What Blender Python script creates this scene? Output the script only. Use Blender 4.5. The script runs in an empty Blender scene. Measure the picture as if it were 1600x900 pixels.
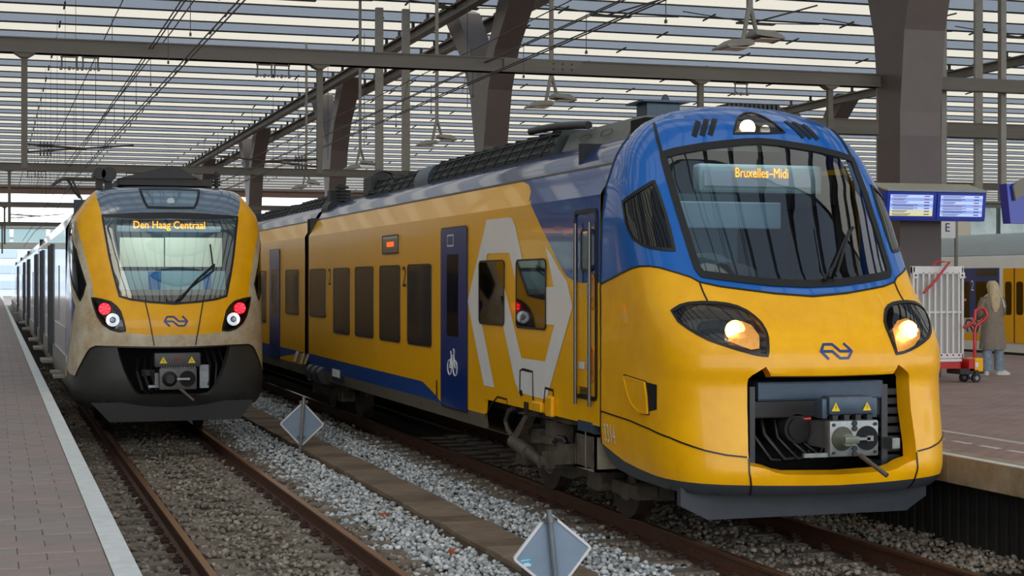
import bpy, bmesh, math, random
import numpy as np
from mathutils import Vector, Matrix, geometry

random.seed(7); np.random.seed(7)
SC = bpy.context.scene
COL = SC.collection
R = math.radians

# ---------------------------------------------------------------- camera, sky, exposure
F_PX, PSI, CAM_H, HOR = 2550.0, R(17.58), 2.42, 440.0
cam_data = bpy.data.cameras.new('camera'); cam = bpy.data.objects.new('camera', cam_data); COL.objects.link(cam)
cam.location = (0, 0, CAM_H); cam.rotation_euler = (R(90), 0, -PSI)
cam_data.sensor_width = 36; cam_data.lens = F_PX / 1600 * 36; cam_data.shift_y = -10 / 1600
cam_data.clip_end = 2000; cam_data.clip_start = 0.1
SC.camera = cam

world = bpy.data.worlds.new('world'); SC.world = world; world.use_nodes = True
wt = world.node_tree; wt.nodes.clear()
def wn(t, **k):
    n = wt.nodes.new(t)
    for a, b in k.items(): setattr(n, a, b)
    return n
tc = wn('ShaderNodeTexCoord'); sep = wn('ShaderNodeSeparateXYZ'); ramp = wn('ShaderNodeValToRGB')
bg = wn('ShaderNodeBackground'); out = wn('ShaderNodeOutputWorld')
wt.links.new(tc.outputs['Generated'], sep.inputs[0]); wt.links.new(sep.outputs['Z'], ramp.inputs[0])
cr = ramp.color_ramp; cr.elements[0].position = 0.0; cr.elements[0].color = (0.93, 0.96, 1.0, 1)
cr.elements[1].position = 0.9; cr.elements[1].color = (0.78, 0.87, 1.0, 1)
wt.links.new(ramp.outputs[0], bg.inputs[0]); bg.inputs[1].default_value = 2.0
wt.links.new(bg.outputs[0], out.inputs[0])

sun_d = bpy.data.lights.new('sun', 'SUN'); sun_d.energy = 0.9; sun_d.angle = R(25); sun_d.color = (1, 0.97, 0.92)
sun = bpy.data.objects.new('sun', sun_d); COL.objects.link(sun); sun.rotation_euler = (R(38), R(-32), 0)

SC.view_settings.view_transform = 'Standard'; SC.view_settings.look = 'None'
SC.view_settings.exposure = 0.55; SC.view_settings.gamma = 1.0
try: SC.view_settings.use_curve_mapping = False
except Exception: pass
SC.cycles.max_bounces = 7; SC.cycles.diffuse_bounces = 3; SC.cycles.glossy_bounces = 4
SC.cycles.transparent_max_bounces = 12; SC.cycles.transmission_bounces = 4
SC.cycles.caustics_reflective = False; SC.cycles.caustics_refractive = False
SC.cycles.use_denoising = True
SC.cycles.sample_clamp_indirect = 6.0

# ---------------------------------------------------------------- measuring helpers (pixel of the photo -> point in the place)
FW = Vector((math.sin(PSI), math.cos(PSI), 0)); RT = Vector((math.cos(PSI), -math.sin(PSI), 0))
def ray(x, y): return FW + RT * ((x - 800) / F_PX) + Vector((0, 0, (HOR - y) / F_PX))
def onX(x, y, X): d = ray(x, y); t = X / d.x; return Vector((X, d.y * t, CAM_H + d.z * t))
def onY(x, y, Y): d = ray(x, y); t = Y / d.y; return Vector((d.x * t, Y, CAM_H + d.z * t))
def onZ(x, y, Z): d = ray(x, y); t = (Z - CAM_H) / d.z; return Vector((d.x * t, d.y * t, Z))
def proj(P):
    q = Vector(P) - Vector((0, 0, CAM_H)); t = q.dot(FW)
    return 800 + F_PX * q.dot(RT) / t, HOR - F_PX * q.z / t

# ---------------------------------------------------------------- materials
def srgb(c):
    if isinstance(c, str): c = tuple(int(c[i:i+2], 16) for i in (0, 2, 4))
    return tuple(((v/255)/12.92 if v/255 <= 0.04045 else ((v/255+0.055)/1.055)**2.4) for v in c) + (1,)
def mat(name, c, rough=0.5, metal=0.0, var=0.0, vscale=3.0, bump=0.0, bscale=40.0, coat=0.0, emit=None, estr=0.0, c2=None, island=0.0, spec=0.5, stretch=None):
    m = bpy.data.materials.new(name); m.use_nodes = True; nt = m.node_tree; N = nt.nodes; L = nt.links
    b = N['Principled BSDF']; b.inputs['Roughness'].default_value = rough; b.inputs['Metallic'].default_value = metal
    b.inputs['Coat Weight'].default_value = coat; b.inputs['Coat Roughness'].default_value = 0.04
    b.inputs['Specular IOR Level'].default_value = spec
    base = srgb(c); b.inputs['Base Color'].default_value = base
    src = None
    if var > 0 or c2:
        tcn = N.new('ShaderNodeTexCoord'); no = N.new('ShaderNodeTexNoise'); no.inputs['Scale'].default_value = vscale
        no.inputs['Detail'].default_value = 6; no.inputs['Roughness'].default_value = 0.65
        if stretch:
            mp = N.new('ShaderNodeMapping'); mp.inputs['Scale'].default_value = stretch
            L.new(tcn.outputs['Object'], mp.inputs[0]); L.new(mp.outputs[0], no.inputs['Vector'])
        else: L.new(tcn.outputs['Object'], no.inputs['Vector'])
        rp = N.new('ShaderNodeValToRGB'); L.new(no.outputs['Fac'], rp.inputs[0])
        rp.color_ramp.elements[0].position = 0.32; rp.color_ramp.elements[1].position = 0.68
        lo = srgb(c2) if c2 else tuple(v * (1 - var) for v in base[:3]) + (1,)
        hi = base if c2 else tuple(min(1, v * (1 + var)) for v in base[:3]) + (1,)
        rp.color_ramp.elements[0].color = lo; rp.color_ramp.elements[1].color = hi
        src = rp.outputs[0]
    if island > 0:
        g = N.new('ShaderNodeNewGeometry'); mr = N.new('ShaderNodeMapRange'); L.new(g.outputs['Random Per Island'], mr.inputs[0])
        mr.inputs[3].default_value = 1 - island; mr.inputs[4].default_value = 1 + island
        mx = N.new('ShaderNodeMix'); mx.data_type = 'RGBA'; mx.blend_type = 'MULTIPLY'; mx.inputs[0].default_value = 1
        if src: L.new(src, mx.inputs[6])
        else: mx.inputs[6].default_value = base
        cb = N.new('ShaderNodeCombineColor')
        for k in range(3): L.new(mr.outputs[0], cb.inputs[k])
        L.new(cb.outputs[0], mx.inputs[7]); src = mx.outputs[2]
    if src: L.new(src, b.inputs['Base Color'])
    if bump > 0:
        tcn = N.new('ShaderNodeTexCoord'); no = N.new('ShaderNodeTexNoise'); no.inputs['Scale'].default_value = bscale; no.inputs['Detail'].default_value = 5
        L.new(tcn.outputs['Object'], no.inputs['Vector']); bm = N.new('ShaderNodeBump'); bm.inputs['Strength'].default_value = bump
        bm.inputs['Distance'].default_value = 0.02; L.new(no.outputs['Fac'], bm.inputs['Height']); L.new(bm.outputs[0], b.inputs['Normal'])
    if emit:
        b.inputs['Emission Color'].default_value = srgb(emit); b.inputs['Emission Strength'].default_value = estr
    return m
def glass(name, tint, ior=1.5, rough=0.02, boost=1.0):
    m = bpy.data.materials.new(name); m.use_nodes = True; nt = m.node_tree; N = nt.nodes; L = nt.links; N.clear()
    o = N.new('ShaderNodeOutputMaterial'); t = N.new('ShaderNodeBsdfTransparent'); g = N.new('ShaderNodeBsdfGlossy')
    f = N.new('ShaderNodeFresnel'); f.inputs[0].default_value = ior; mx = N.new('ShaderNodeMixShader')
    t.inputs[0].default_value = tuple(tint) + (1,); g.inputs['Roughness'].default_value = rough
    mu = N.new('ShaderNodeMath'); mu.operation = 'MULTIPLY'; mu.inputs[1].default_value = boost; mu.use_clamp = True
    L.new(f.outputs[0], mu.inputs[0]); L.new(mu.outputs[0], mx.inputs[0])
    L.new(t.outputs[0], mx.inputs[1]); L.new(g.outputs[0], mx.inputs[2]); L.new(mx.outputs[0], o.inputs[0])
    return m
YEL = mat('yellow_paint', (255, 184, 0), 0.3, var=0.035, vscale=2.5, coat=0.22, spec=.3)
YEL_D = mat('dirty_yellow_paint', (255, 188, 4), 0.34, c2=(244, 172, 6), vscale=3.5, coat=0.2, spec=.35)
BLU = mat('blue_paint', (0, 62, 134), 0.2, var=0.05, coat=0.55, spec=.35)
BLU_B = mat('bright_blue_paint', (0, 94, 178), 0.18, var=0.04, coat=0.6)
ROOFBLU = mat('blue_grey_roof_paint', (40, 58, 112), 0.2, var=0.05, coat=0.45, spec=.35)
WHT = mat('pale_livery_white', (240, 238, 232), 0.35, var=0.03, coat=0.2)
CREAM = mat('dirty_cream_paint', (212, 204, 182), 0.45, c2=(176, 150, 108), vscale=4.0, coat=0.2)
SKIRT = mat('skirt_grey', (104, 96, 82), 0.6, var=0.14, vscale=4, stretch=(1, 4, .6))
DARK = mat('dark_grey_plastic', (44, 45, 46), 0.45, var=0.15, vscale=5)
DARKV = mat('dark_valance', (62, 66, 72), 0.4, var=0.12, vscale=6)
BUMP = mat('bumper_grey', (58, 59, 57), 0.45, c2=(50, 48, 44), vscale=3)
BLACK = mat('black_rubber', (14, 14, 15), 0.4)
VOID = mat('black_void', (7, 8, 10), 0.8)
GLASSD = mat('tinted_window', (16, 15, 14), 0.03, spec=0.6)
NAVY = mat('navy_door', (8, 48, 118), 0.28, var=0.04, coat=0.25, spec=.3)
GREYB = mat('bogie_grey_brown', (98, 88, 74), 0.7, c2=(62, 54, 45), vscale=7, bump=0.15)
GREYD = mat('dark_machine', (40, 40, 40), 0.55, var=0.2, vscale=8)
STEELB = mat('blue_grey_steel', (66, 82, 98), 0.4, 0.3, var=0.12, vscale=9)
STEEL = mat('worn_steel', (138, 142, 142), 0.38, 0.6, var=0.2, vscale=14)
RAILC = mat('rail_steel', (120, 116, 110), 0.3, 0.7)
CHROME = mat('chrome', (220, 220, 220), 0.12, 1.0)
ROOFEQ = mat('roof_equipment', (50, 58, 58), 0.5, var=0.2, vscale=6)
ROOFEQ2 = mat('roof_equipment_pale', (112, 116, 108), 0.5, var=0.12, vscale=6)
GANTRY = mat('painted_beam', (94, 88, 78), 0.55, var=0.12, vscale=2.5, stretch=(.3, 1, 3))
POSTM = mat('galvanised_post', (132, 128, 118), 0.5, var=0.12, vscale=6)
COLM = mat('brown_column_paint', (92, 82, 78), 0.4, var=0.10, vscale=1.2)
COLM2 = mat('brown_column_base', (96, 88, 86), 0.6, var=0.08, vscale=1.5)
WIRE = mat('wire', (40, 38, 36), 0.5)
PORC = mat('insulator', (66, 54, 46), 0.3)
RAILS = mat('rusty_rail', (100, 62, 42), 0.6, c2=(66, 42, 32), vscale=20, bump=0.1)
RAILT = mat('rail_head', (176, 128, 92), 0.28, 0.8, var=0.15, vscale=30)
LEDO = mat('orange_led', (255, 150, 20), 0.5, emit=(255, 140, 18), estr=3.0)
WARN = mat('warning_yellow', (240, 205, 20), 0.5)
RED = mat('red_paint', (196, 22, 26), 0.35, coat=0.4)
PRINT = mat('dark_print', (30, 38, 64), 0.5)
LOGOB = mat('logo_blue', (32, 60, 128), 0.35)
WPRINT = mat('white_print', (225, 226, 226), 0.5)
WSCREEN = glass('windscreen_glass', (0.66, 0.76, 0.78), 1.5, 0.015, 3.2)
LENSG = glass('lens_glass', (0.80, 0.82, 0.84), 1.45, 0.02, 1.5)
LAMPON = mat('lamp_warm', (255, 226, 170), 0.3, emit=(255, 214, 150), estr=9.0)
LAMPDOT = mat('lamp_dot', (255, 245, 225), 0.3, emit=(255, 240, 210), estr=14.0)
TAIL = mat('tail_lamp', (255, 50, 60), 0.3, emit=(255, 24, 40), estr=7.0)
REFL = mat('reflector', (190, 180, 160), 0.15, 0.9)

# ---------------------------------------------------------------- mesh builder
class MB:
    def __init__(s): s.v = []; s.f = []; s.m = []
    def add(s, vs, fs, mi=0):
        o = len(s.v); s.v += [tuple(v) for v in vs]; s.f += [tuple(i + o for i in f) for f in fs]; s.m += [mi] * len(fs); return s
    def box(s, x0, x1, y0, y1, z0, z1, mi=0, bev=0.0):
        if x0 > x1: x0, x1 = x1, x0
        if y0 > y1: y0, y1 = y1, y0
        if z0 > z1: z0, z1 = z1, z0
        if bev > 0:
            bm = bmesh.new(); bmesh.ops.create_cube(bm, size=1)
            for v in bm.verts: v.co = Vector(((x0+x1)/2 + v.co.x*(x1-x0), (y0+y1)/2 + v.co.y*(y1-y0), (z0+z1)/2 + v.co.z*(z1-z0)))
            bmesh.ops.bevel(bm, geom=bm.edges[:], offset=min(bev, .45*min(x1-x0, y1-y0, z1-z0)), segments=2, affect='EDGES', profile=.6)
            bm.verts.index_update()
            s.add([v.co[:] for v in bm.verts], [[v.index for v in f.verts] for f in bm.faces], mi); bm.free(); return s
        v = [(x0,y0,z0),(x1,y0,z0),(x1,y1,z0),(x0,y1,z0),(x0,y0,z1),(x1,y0,z1),(x1,y1,z1),(x0,y1,z1)]
        return s.add(v, [(0,3,2,1),(4,5,6,7),(0,1,5,4),(1,2,6,5),(2,3,7,6),(3,0,4,7)], mi)
    def hexa(s, bottom, top, mi=0):            # two quads of 3-d points, same winding
        return s.add(list(bottom) + list(top), [(3,2,1,0),(4,5,6,7),(0,1,5,4),(1,2,6,5),(2,3,7,6),(3,0,4,7)], mi)
    def cyl(s, p0, p1, r, n=12, r1=None, mi=0):
        p0, p1 = Vector(p0), Vector(p1); r1 = r if r1 is None else r1
        d = (p1 - p0).normalized(); a = d.orthogonal().normalized(); b = d.cross(a)
        vs = []
        for p, q in ((p0, r), (p1, r1)):
            for k in range(n):
                t = 2*math.pi*k/n; vs.append(p + (a*math.cos(t) + b*math.sin(t))*q)
        return s.add(vs, [(k, (k+1) % n, n+(k+1) % n, n+k) for k in range(n)] + [tuple(range(n))[::-1], tuple(range(n, 2*n))], mi)
    def tube(s, pts, r, n=8, closed=False, mi=0, rs=None):
        pts = [Vector(p) for p in pts]; m = len(pts); o = []
        up = None
        for i, p in enumerate(pts):
            d = (pts[(i+1) % m] - pts[i-1]) if closed else (pts[min(i+1, m-1)] - pts[max(i-1, 0)])
            d.normalize()
            if up is None: up = d.orthogonal().normalized()
            a = (up - d*up.dot(d)).normalized(); up = a; b = d.cross(a); q = rs[i] if rs else r
            o += [p + (a*math.cos(2*math.pi*k/n) + b*math.sin(2*math.pi*k/n))*q for k in range(n)]
        fs = []
        for i in range(m if closed else m-1):
            j = (i+1) % m
            fs += [(i*n+k, i*n+(k+1) % n, j*n+(k+1) % n, j*n+k) for k in range(n)]
        if not closed: fs += [tuple(range(n))[::-1], tuple(range((m-1)*n, m*n))]
        return s.add(o, fs, mi)
    def prism(s, poly, fn, t0, t1, mi=0):      # poly in 2-d, fn(u, v, t) -> 3-d
        n = len(poly)
        vs = [fn(u, v, t0) for u, v in poly] + [fn(u, v, t1) for u, v in poly]
        fs = [(k, (k+1) % n, n+(k+1) % n, n+k) for k in range(n)]
        tri = geometry.tessellate_polygon([[Vector((u, v, 0)) for u, v in poly]])
        fs += [tuple(t) for t in tri] + [tuple(i+n for i in t[::-1]) for t in tri]
        return s.add(vs, fs, mi)
    def loft(s, rings, closed=True, caps=True, mi=0):
        n = len(rings[0]); vs = [p for r in rings for p in r]; fs = []
        for i in range(len(rings)-1):
            for k in range(n if closed else n-1):
                fs.append((i*n+k, i*n+(k+1) % n, (i+1)*n+(k+1) % n, (i+1)*n+k))
        if caps and closed: fs += [tuple(range(n))[::-1], tuple(range((len(rings)-1)*n, len(rings)*n))]
        return s.add(vs, fs, mi)
    def rot(s, ang, axis, cen):
        M = Matrix.Translation(cen) @ Matrix.Rotation(ang, 4, axis) @ Matrix.Translation(-Vector(cen))
        s.v = [tuple(M @ Vector(v)) for v in s.v]; return s

def link_mesh(name, me, parent=None, loc=None):
    o = bpy.data.objects.new(name, me); COL.objects.link(o)
    if parent is not None: o.parent = parent
    if loc is not None: o.location = loc
    return o
def obj(name, mb, mats, parent=None, smooth=None, label=None, origin=None, fixn=True):
    """ONE mesh object. mb in place coordinates; they are stored relative to the thing's base."""
    if not isinstance(mats, (list, tuple)): mats = [mats]
    off = Vector((0, 0, 0))
    if parent is not None:
        q = parent
        while q is not None: off += q.location; q = q.parent
    elif origin is not None: off = Vector(origin)
    me = bpy.data.meshes.new(name)
    me.from_pydata([(v[0]-off.x, v[1]-off.y, v[2]-off.z) for v in mb.v], [], mb.f)
    for m in mats: me.materials.append(m)
    if len(mats) > 1: me.polygons.foreach_set('material_index', mb.m)
    if fixn:
        bm = bmesh.new(); bm.from_mesh(me); bmesh.ops.recalc_face_normals(bm, faces=bm.faces[:]); bm.to_mesh(me); bm.free()
    if smooth is not None:
        me.polygons.foreach_set('use_smooth', [True]*len(me.polygons)); me.set_sharp_from_angle(angle=R(smooth))
    me.update()
    o = link_mesh(name, me, parent)
    if parent is None: o.location = off
    if label: o['label'] = label
    return o
def thing(name, label, cat, loc=(0, 0, 0), group=None, kind=None):
    o = bpy.data.objects.new(name, None); COL.objects.link(o); o.location = loc; o.empty_display_size = .2
    return tag(o, label, cat, group, kind)
def tag(o, label=None, cat=None, group=None, kind=None):
    if label: o['label'] = label
    if cat: o['category'] = cat
    if group: o['group'] = group
    if kind: o['kind'] = kind
    return o
def children_of(o): return [c for c in COL.objects if c.parent is o]
def copy_tree(root, loc, label=None):
    kids = KIDS.get(root.name)
    if kids is None: kids = KIDS[root.name] = [(c, [g for g in COL.objects if g.parent is c]) for c in children_of(root)]
    r = root.copy(); COL.objects.link(r); r.location = loc
    if label: r['label'] = label
    for c, gs in kids:
        d = c.copy(); COL.objects.link(d); d.parent = r
        for g in gs: e = g.copy(); COL.objects.link(e); e.parent = d
    return r
KIDS = {}
def text_mb(txt, size, fn, extrude=0.0, font_scale_x=1.0, spacing=1.0, center=True):
    """flat lettering as a mesh; fn(u, v) -> 3-d, u to the reader's right, v up"""
    cu = bpy.data.curves.new('t', 'FONT'); cu.body = txt; cu.size = size; cu.space_character = spacing; cu.resolution_u = 3
    if center: cu.align_x = 'CENTER'; cu.align_y = 'CENTER'
    o = bpy.data.objects.new('t', cu); COL.objects.link(o)
    me = bpy.data.meshes.new_from_object(o.evaluated_get(bpy.context.evaluated_depsgraph_get()))
    mb = MB(); mb.add([fn(v.co.x*font_scale_x, v.co.y) for v in me.vertices], [tuple(p.vertices) for p in me.polygons])
    bpy.data.objects.remove(o); bpy.data.curves.remove(cu); bpy.data.meshes.remove(me)
    return mb
def rrect(u0, v0, u1, v1, r, n=4):
    o = []
    for cx, cy, a in ((u1-r, v1-r, 0), (u0+r, v1-r, 90), (u0+r, v0+r, 180), (u1-r, v0+r, 270)):
        for k in range(n+1): t = R(a + 90*k/n); o.append((cx + r*math.cos(t), cy + r*math.sin(t)))
    return o
def inpoly(px, py, poly):
    px = np.asarray(px); py = np.asarray(py); c = np.zeros(px.shape, bool); n = len(poly)
    for i in range(n):
        x0, y0 = poly[i]; x1, y1 = poly[(i+1) % n]
        if y0 == y1: continue
        m = ((y0 > py) != (y1 > py)) & (px < (x1-x0)*(py-y0)/(y1-y0)+x0); c ^= m
    return c
def dens(poly, sp, closed=True):
    o = []; n = len(poly)
    for i in range(n if closed else n-1):
        a = Vector(poly[i][:2]); b = Vector(poly[(i+1) % n][:2]); k = max(1, int(math.ceil((b-a).length/sp)))
        for j in range(k): o.append(tuple(a.lerp(b, j/k)))
    if not closed: o.append(tuple(poly[-1][:2]))
    return o
def cdt(outer, lines, sp):
    """triangulate a 2-d region with constraint loops/lines; returns points, triangles (numpy)"""
    P = []; E = []
    for poly, cl in [(outer, True)] + lines:
        d = dens(poly, sp, cl); o = len(P); P += d; n = len(d)
        E += [(o+i, o+(i+1) % n) for i in range(n if cl else n-1)]
    A = np.array(P); x0, y0 = A.min(0); x1, y1 = A.max(0)
    nx = max(1, int((x1-x0)/sp)); ny = max(1, int((y1-y0)/sp))
    gx, gy = np.meshgrid(np.linspace(x0, x1, nx+1), np.linspace(y0, y1, ny+1)); gx = gx.ravel(); gy = gy.ravel()
    G = np.stack([gx, gy], 1)[inpoly(gx, gy, outer)]
    if len(G):
        dd = np.min(((G[:, None, :]-A[None])**2).sum(2), axis=1) if len(G)*len(A) < 3e7 else np.array([((A-g)**2).sum(1).min() for g in G])
        G = G[dd > (sp*.45)**2]
    V = [Vector(p) for p in P] + [Vector(g) for g in G]
    vs, es, fs, *_ = geometry.delaunay_2d_cdt(V, E, [], 0, 1e-5)
    pts = np.array([v[:] for v in vs]); tri = np.array([f for f in fs if len(f) == 3])
    c = pts[tri].mean(1); tri = tri[inpoly(c[:, 0], c[:, 1], outer)]
    return pts, tri
def patch(poly, fn, sp=.05, holes=(), lines=()):
    pts, tri = cdt(poly, [(h, True) for h in holes] + [(l, False) for l in lines], sp)
    c = pts[tri].mean(1)
    for h in holes: tri = tri[~inpoly(c[:, 0], c[:, 1], h)]; c = pts[tri].mean(1)
    us, idx = np.unique(tri, return_inverse=True); idx = idx.reshape(tri.shape)
    mb = MB(); mb.add([fn(*pts[i]) for i in us], [tuple(t) for t in idx]); return mb
def ribbon(line, fn, w, closed=False, sp=.04, th=.004):
    """flat bead of width w that follows a line drawn on a surface fn(u, v, off)"""
    d = [Vector(p) for p in dens(line, sp, closed)]; n = len(d); mb = MB(); vs = []
    for i, p in enumerate(d):
        t = (d[(i+1) % n] - d[i-1]) if closed else (d[min(i+1, n-1)] - d[max(i-1, 0)])
        if t.length < 1e-9: t = Vector((1, 0))
        t.normalize(); q = Vector((-t.y, t.x))*w/2
        vs += [fn(*(p+q), 0.0), fn(*(p+q), th), fn(*(p-q), th), fn(*(p-q), 0.0)]
    fs = []
    for i in range(n if closed else n-1):
        j = (i+1) % n
        fs += [(i*4+k, i*4+k+1, j*4+k+1, j*4+k) for k in range(3)]
    return mb.add(vs, fs)
# ---------------------------------------------------------------- nose surface of a train
class Nose:
    """front skin of a train: s = metres around from the centre line, v = metres up the middle"""
    def __init__(n, cx, yr, tab, name=''):
        n.cx, n.yr = cx, yr; T = np.array(tab); n.v0, n.v1 = T[0, 0], T[-1, 0]
        n.V = np.linspace(n.v0, n.v1, 260); n.Z, n.YF, n.A, n.P = [np.interp(n.V, T[:, 0], T[:, k]) for k in range(1, 5)]
        if True:   # soften the table's corners a little
            k = np.array([1, 2, 3, 2, 1.])/9
            for arr in (n.YF, n.A, n.P): arr[2:-2] = np.convolve(arr, k, 'valid')
        t = np.linspace(0, 1, 220)[None]; c = (1-t)**3; B = (yr-n.YF)[:, None]
        n.X = n.A[:, None]*np.sqrt(np.maximum(0, 1-c*c)); n.Y = n.YF[:, None] + B*(1-c**(2*n.P[:, None]))
        ds = np.hypot(np.diff(n.X), np.diff(n.Y)); n.S = np.concatenate([np.zeros((len(n.V), 1)), np.cumsum(ds, 1)], 1)
        n.hitgrid = None
    def L(n, v): return float(np.interp(v, n.V, n.S[:, -1]))
    def raw(n, s, v):
        g = min(max((v-n.v0)/(n.v1-n.v0)*(len(n.V)-1), 0), len(n.V)-1.001); i = int(g); f = g-i
        S = n.S[i]*(1-f)+n.S[i+1]*f; a = abs(s)
        x = np.interp(a, S, n.X[i]*(1-f)+n.X[i+1]*f); y = np.interp(a, S, n.Y[i]*(1-f)+n.Y[i+1]*f)
        if a > S[-1]: y += a-S[-1]
        return Vector((n.cx+math.copysign(x, s), y, n.Z[i]*(1-f)+n.Z[i+1]*f))
    def nrm(n, s, v):
        e = .012; a = n.raw(s+e, v)-n.raw(s-e, v); b = n.raw(s, min(v+e, n.v1))-n.raw(s, max(v-e, n.v0)); q = a.cross(b)
        return q.normalized() if q.length > 1e-12 else Vector((0, -1, 0))
    def fn(n, s, v, off=0.0):
        p = n.raw(s, v)
        return p + n.nrm(s, v)*off if off else p
    def hit(n, x, y):
        if n.hitgrid is None:
            n.hitgrid = []
            for i in range(0, 259, 4):
                v = n.V[i]; Lv = n.L(v)
                for s in np.linspace(-Lv, Lv, 120):
                    p = n.raw(s, v)
                    if n.nrm(s, v).dot(Vector((0, 0, CAM_H))-p) > -.02*p.length: q = proj(p); n.hitgrid.append((q[0], q[1], s, v))
            n.hitgrid = np.array(n.hitgrid)
        G = n.hitgrid; k = np.argmin((G[:, 0]-x)**2+(G[:, 1]-y)**2); s, v = G[k, 2], G[k, 3]
        for _ in range(12):
            q = np.array(proj(n.raw(s, v))); e = 1e-3
            J = np.stack([(np.array(proj(n.raw(s+e, v)))-q)/e, (np.array(proj(n.raw(s, v+e)))-q)/e], 1)
            try: d = np.linalg.solve(J, np.array([x, y])-q)
            except Exception: break
            d = np.clip(d, -.05, .05); s = float(np.clip(s+d[0], -n.L(v), n.L(v))); v = float(np.clip(v+d[1], n.v0, n.v1))
        return (s, v)
    def hits(n, pts): return [n.hit(*p) for p in pts]
def mirror(l): return [(-s, v) for s, v in l][::-1]
def sym(l): return l + mirror(l)      # l runs from the centre line out on the left side and back to the centre line
def region_mesh(nose, pts, tri, P3, off=0.0):
    us, idx = np.unique(tri, return_inverse=True); idx = idx.reshape(tri.shape); mb = MB()
    mb.add([P3[i] for i in us] if off == 0 else [nose.fn(*pts[i], off) for i in us], [tuple(t) for t in idx]); return mb
def wall(loop, fn, depth, dirv, shrink=0.0):
    """return strip that runs inwards from the edge of an opening"""
    d = dens(loop, .05); pts = [fn(*p) for p in d]; c = sum(pts, Vector())/len(pts); mb = MB(); n = len(pts)
    q = [p + Vector(dirv)*depth + (c-p)*shrink for p in pts]
    return mb.add(pts+q, [(i, (i+1) % n, n+(i+1) % n, n+i) for i in range(n)])

# ================================================================ TRAIN AT THE RIGHT (yellow and blue, white headlights)
CX, YR, XS = 6.98, 14.75, 5.57
N2 = Nose(CX, YR, [
 # v     z     yf     a     p
 (0.57, 0.57, 12.72, 1.30, .11), (0.63, 0.63, 12.64, 1.36, .115), (0.75, 0.75, 12.60, 1.39, .12), (1.00, 1.00, 12.64, 1.41, .12),
 (1.30, 1.30, 12.70, 1.41, .12), (1.56, 1.56, 12.72, 1.41, .12), (1.64, 1.64, 12.68, 1.41, .12), (1.81, 1.81, 12.70, 1.41, .12), (1.95, 1.95, 12.77, 1.41, .125),
 (2.12, 2.12, 12.92, 1.41, .135), (2.33, 2.33, 13.17, 1.41, .145), (2.44, 2.44, 13.26, 1.41, .15), (3.00, 3.00, 13.64, 1.40, .18), (3.30, 3.30, 13.84, 1.37, .20),
 (3.62, 3.62, 14.06, 1.26, .22), (3.756, 3.756, 14.16, 1.18, .24), (3.90, 3.885, 14.25, 1.06, .27), (4.00, 3.96, 14.33, .97, .30), (4.20, 4.06, 14.49, .76, .34),
 (4.40, 4.13, 14.63, .44, .38), (4.50, 4.155, 14.73, .10, .4)])
H2 = N2.hits
t2 = thing('passenger_train', 'yellow and blue electric train with lit white headlights and large pale arrow emblem', 'train', (CX, 12.6, 0))
# outlines traced on the skin (left half, centre line first)
c_ = lambda v: (0.0, v)
ws = sym([c_(3.76)] + H2([(1163, 222), (1100, 229), (1055, 237), (1036, 243), (1041, 262), (1052, 300), (1066, 345), (1080, 390), (1090, 420), (1098, 429), (1120, 432), (1163, 437.5), (1205, 442)]) + [c_(2.395)])
hl_l = H2([(1050, 486.5), (1064, 478), (1077, 474.6), (1098, 473), (1119.6, 473.8), (1138, 476), (1153, 480), (1167, 486.5), (1178.7, 495), (1189, 505), (1195.5, 516), (1199, 527), (1199.8, 540), (1199, 556), (1184, 554), (1170, 550.6), (1150, 545), (1128, 538), (1108, 531), (1090, 522), (1075, 513), (1060, 502)])
hl_r = [(-s, v) for s, v in hl_l]
sw_l = H2([(973.5, 316), (990, 304), (1008, 292), (1022, 283.5), (1030, 305), (1040, 335), (1048, 365), (1054, 391), (1034, 389.5), (1012.7, 386), (1001, 381), (990, 373), (983, 361), (979, 349), (976, 333)])
sw_r = [(-s, v) for s, v in sw_l]
tl = [(0.0, 3.965), (-.05, 3.955), (-.115, 3.92), (-.17, 3.86), (-.20, 3.79), (0.0, 3.775)]
tlp = H2([(1146, 209), (1149, 196), (1154, 183), (1163, 177), (1174, 176.5), (1187, 180), (1200, 187), (1213, 196), (1226, 207.5), (1200, 208.5), (1170, 208.5)])
yb = H2([(941, 444), (958, 434), (975, 425), (988, 419), (1001, 416), (1016, 416), (1031, 418.5), (1061.5, 427.5), (1080, 433.5), (1093, 441), (1125, 448), (1163, 453), (1210, 459)]) + [c_(2.285)]
ybl = [(-N2.L(2.41), yb[0][1])] + yb[1:]
blue = [(-9, 9), (-9, ybl[0][1])] + ybl + mirror(ybl)[1:] + [(9, ybl[0][1]), (9, 9)]
low = H2([(939, 642), (960, 649), (984.4, 657), (1015, 670), (1047.8, 684), (1075, 695), (1102.7, 704), (1135, 711), (1167, 714.4)]); low = low + [(-.55, low[-1][1]), c_(low[-1][1])]
drk = H2([(940, 692), (958, 707), (976, 721), (1000, 733), (1026.7, 744), (1058, 751), (1090, 755), (1130, 757.5), (1170, 758.5)]) + [c_(.655)]
bot = H2([(940, 695), (950, 716), (963, 731), (995, 748), (1035, 762)]) + [(-1.05, .575), c_(.575)]
gr = sym([c_(1.60), (-.60, 1.605)] + H2([(1197, 573), (1186, 580), (1175, 586.5), (1169, 592), (1167.5, 600), (1168, 650), (1169, 705), (1171, 728), (1184, 730), (1197, 733), (1213, 739), (1229, 742)]) + [(-.2, .755), c_(.75)])
hood = sym([c_(2.6)] + [(-2, 2.6)] + H2([(1092, 438), (1098, 455), (1107, 474), (1150, 500), (1195, 530), (1198, 556), (1199, 578)]) + [c_(1.5)])
rear = [(-N2.L(v)*.9995, v) for v in np.linspace(4.499, bot[0][1]+.02, 60)]
outer = rear + bot[1:] + mirror(bot)[1:-1] + mirror(rear)
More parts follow.
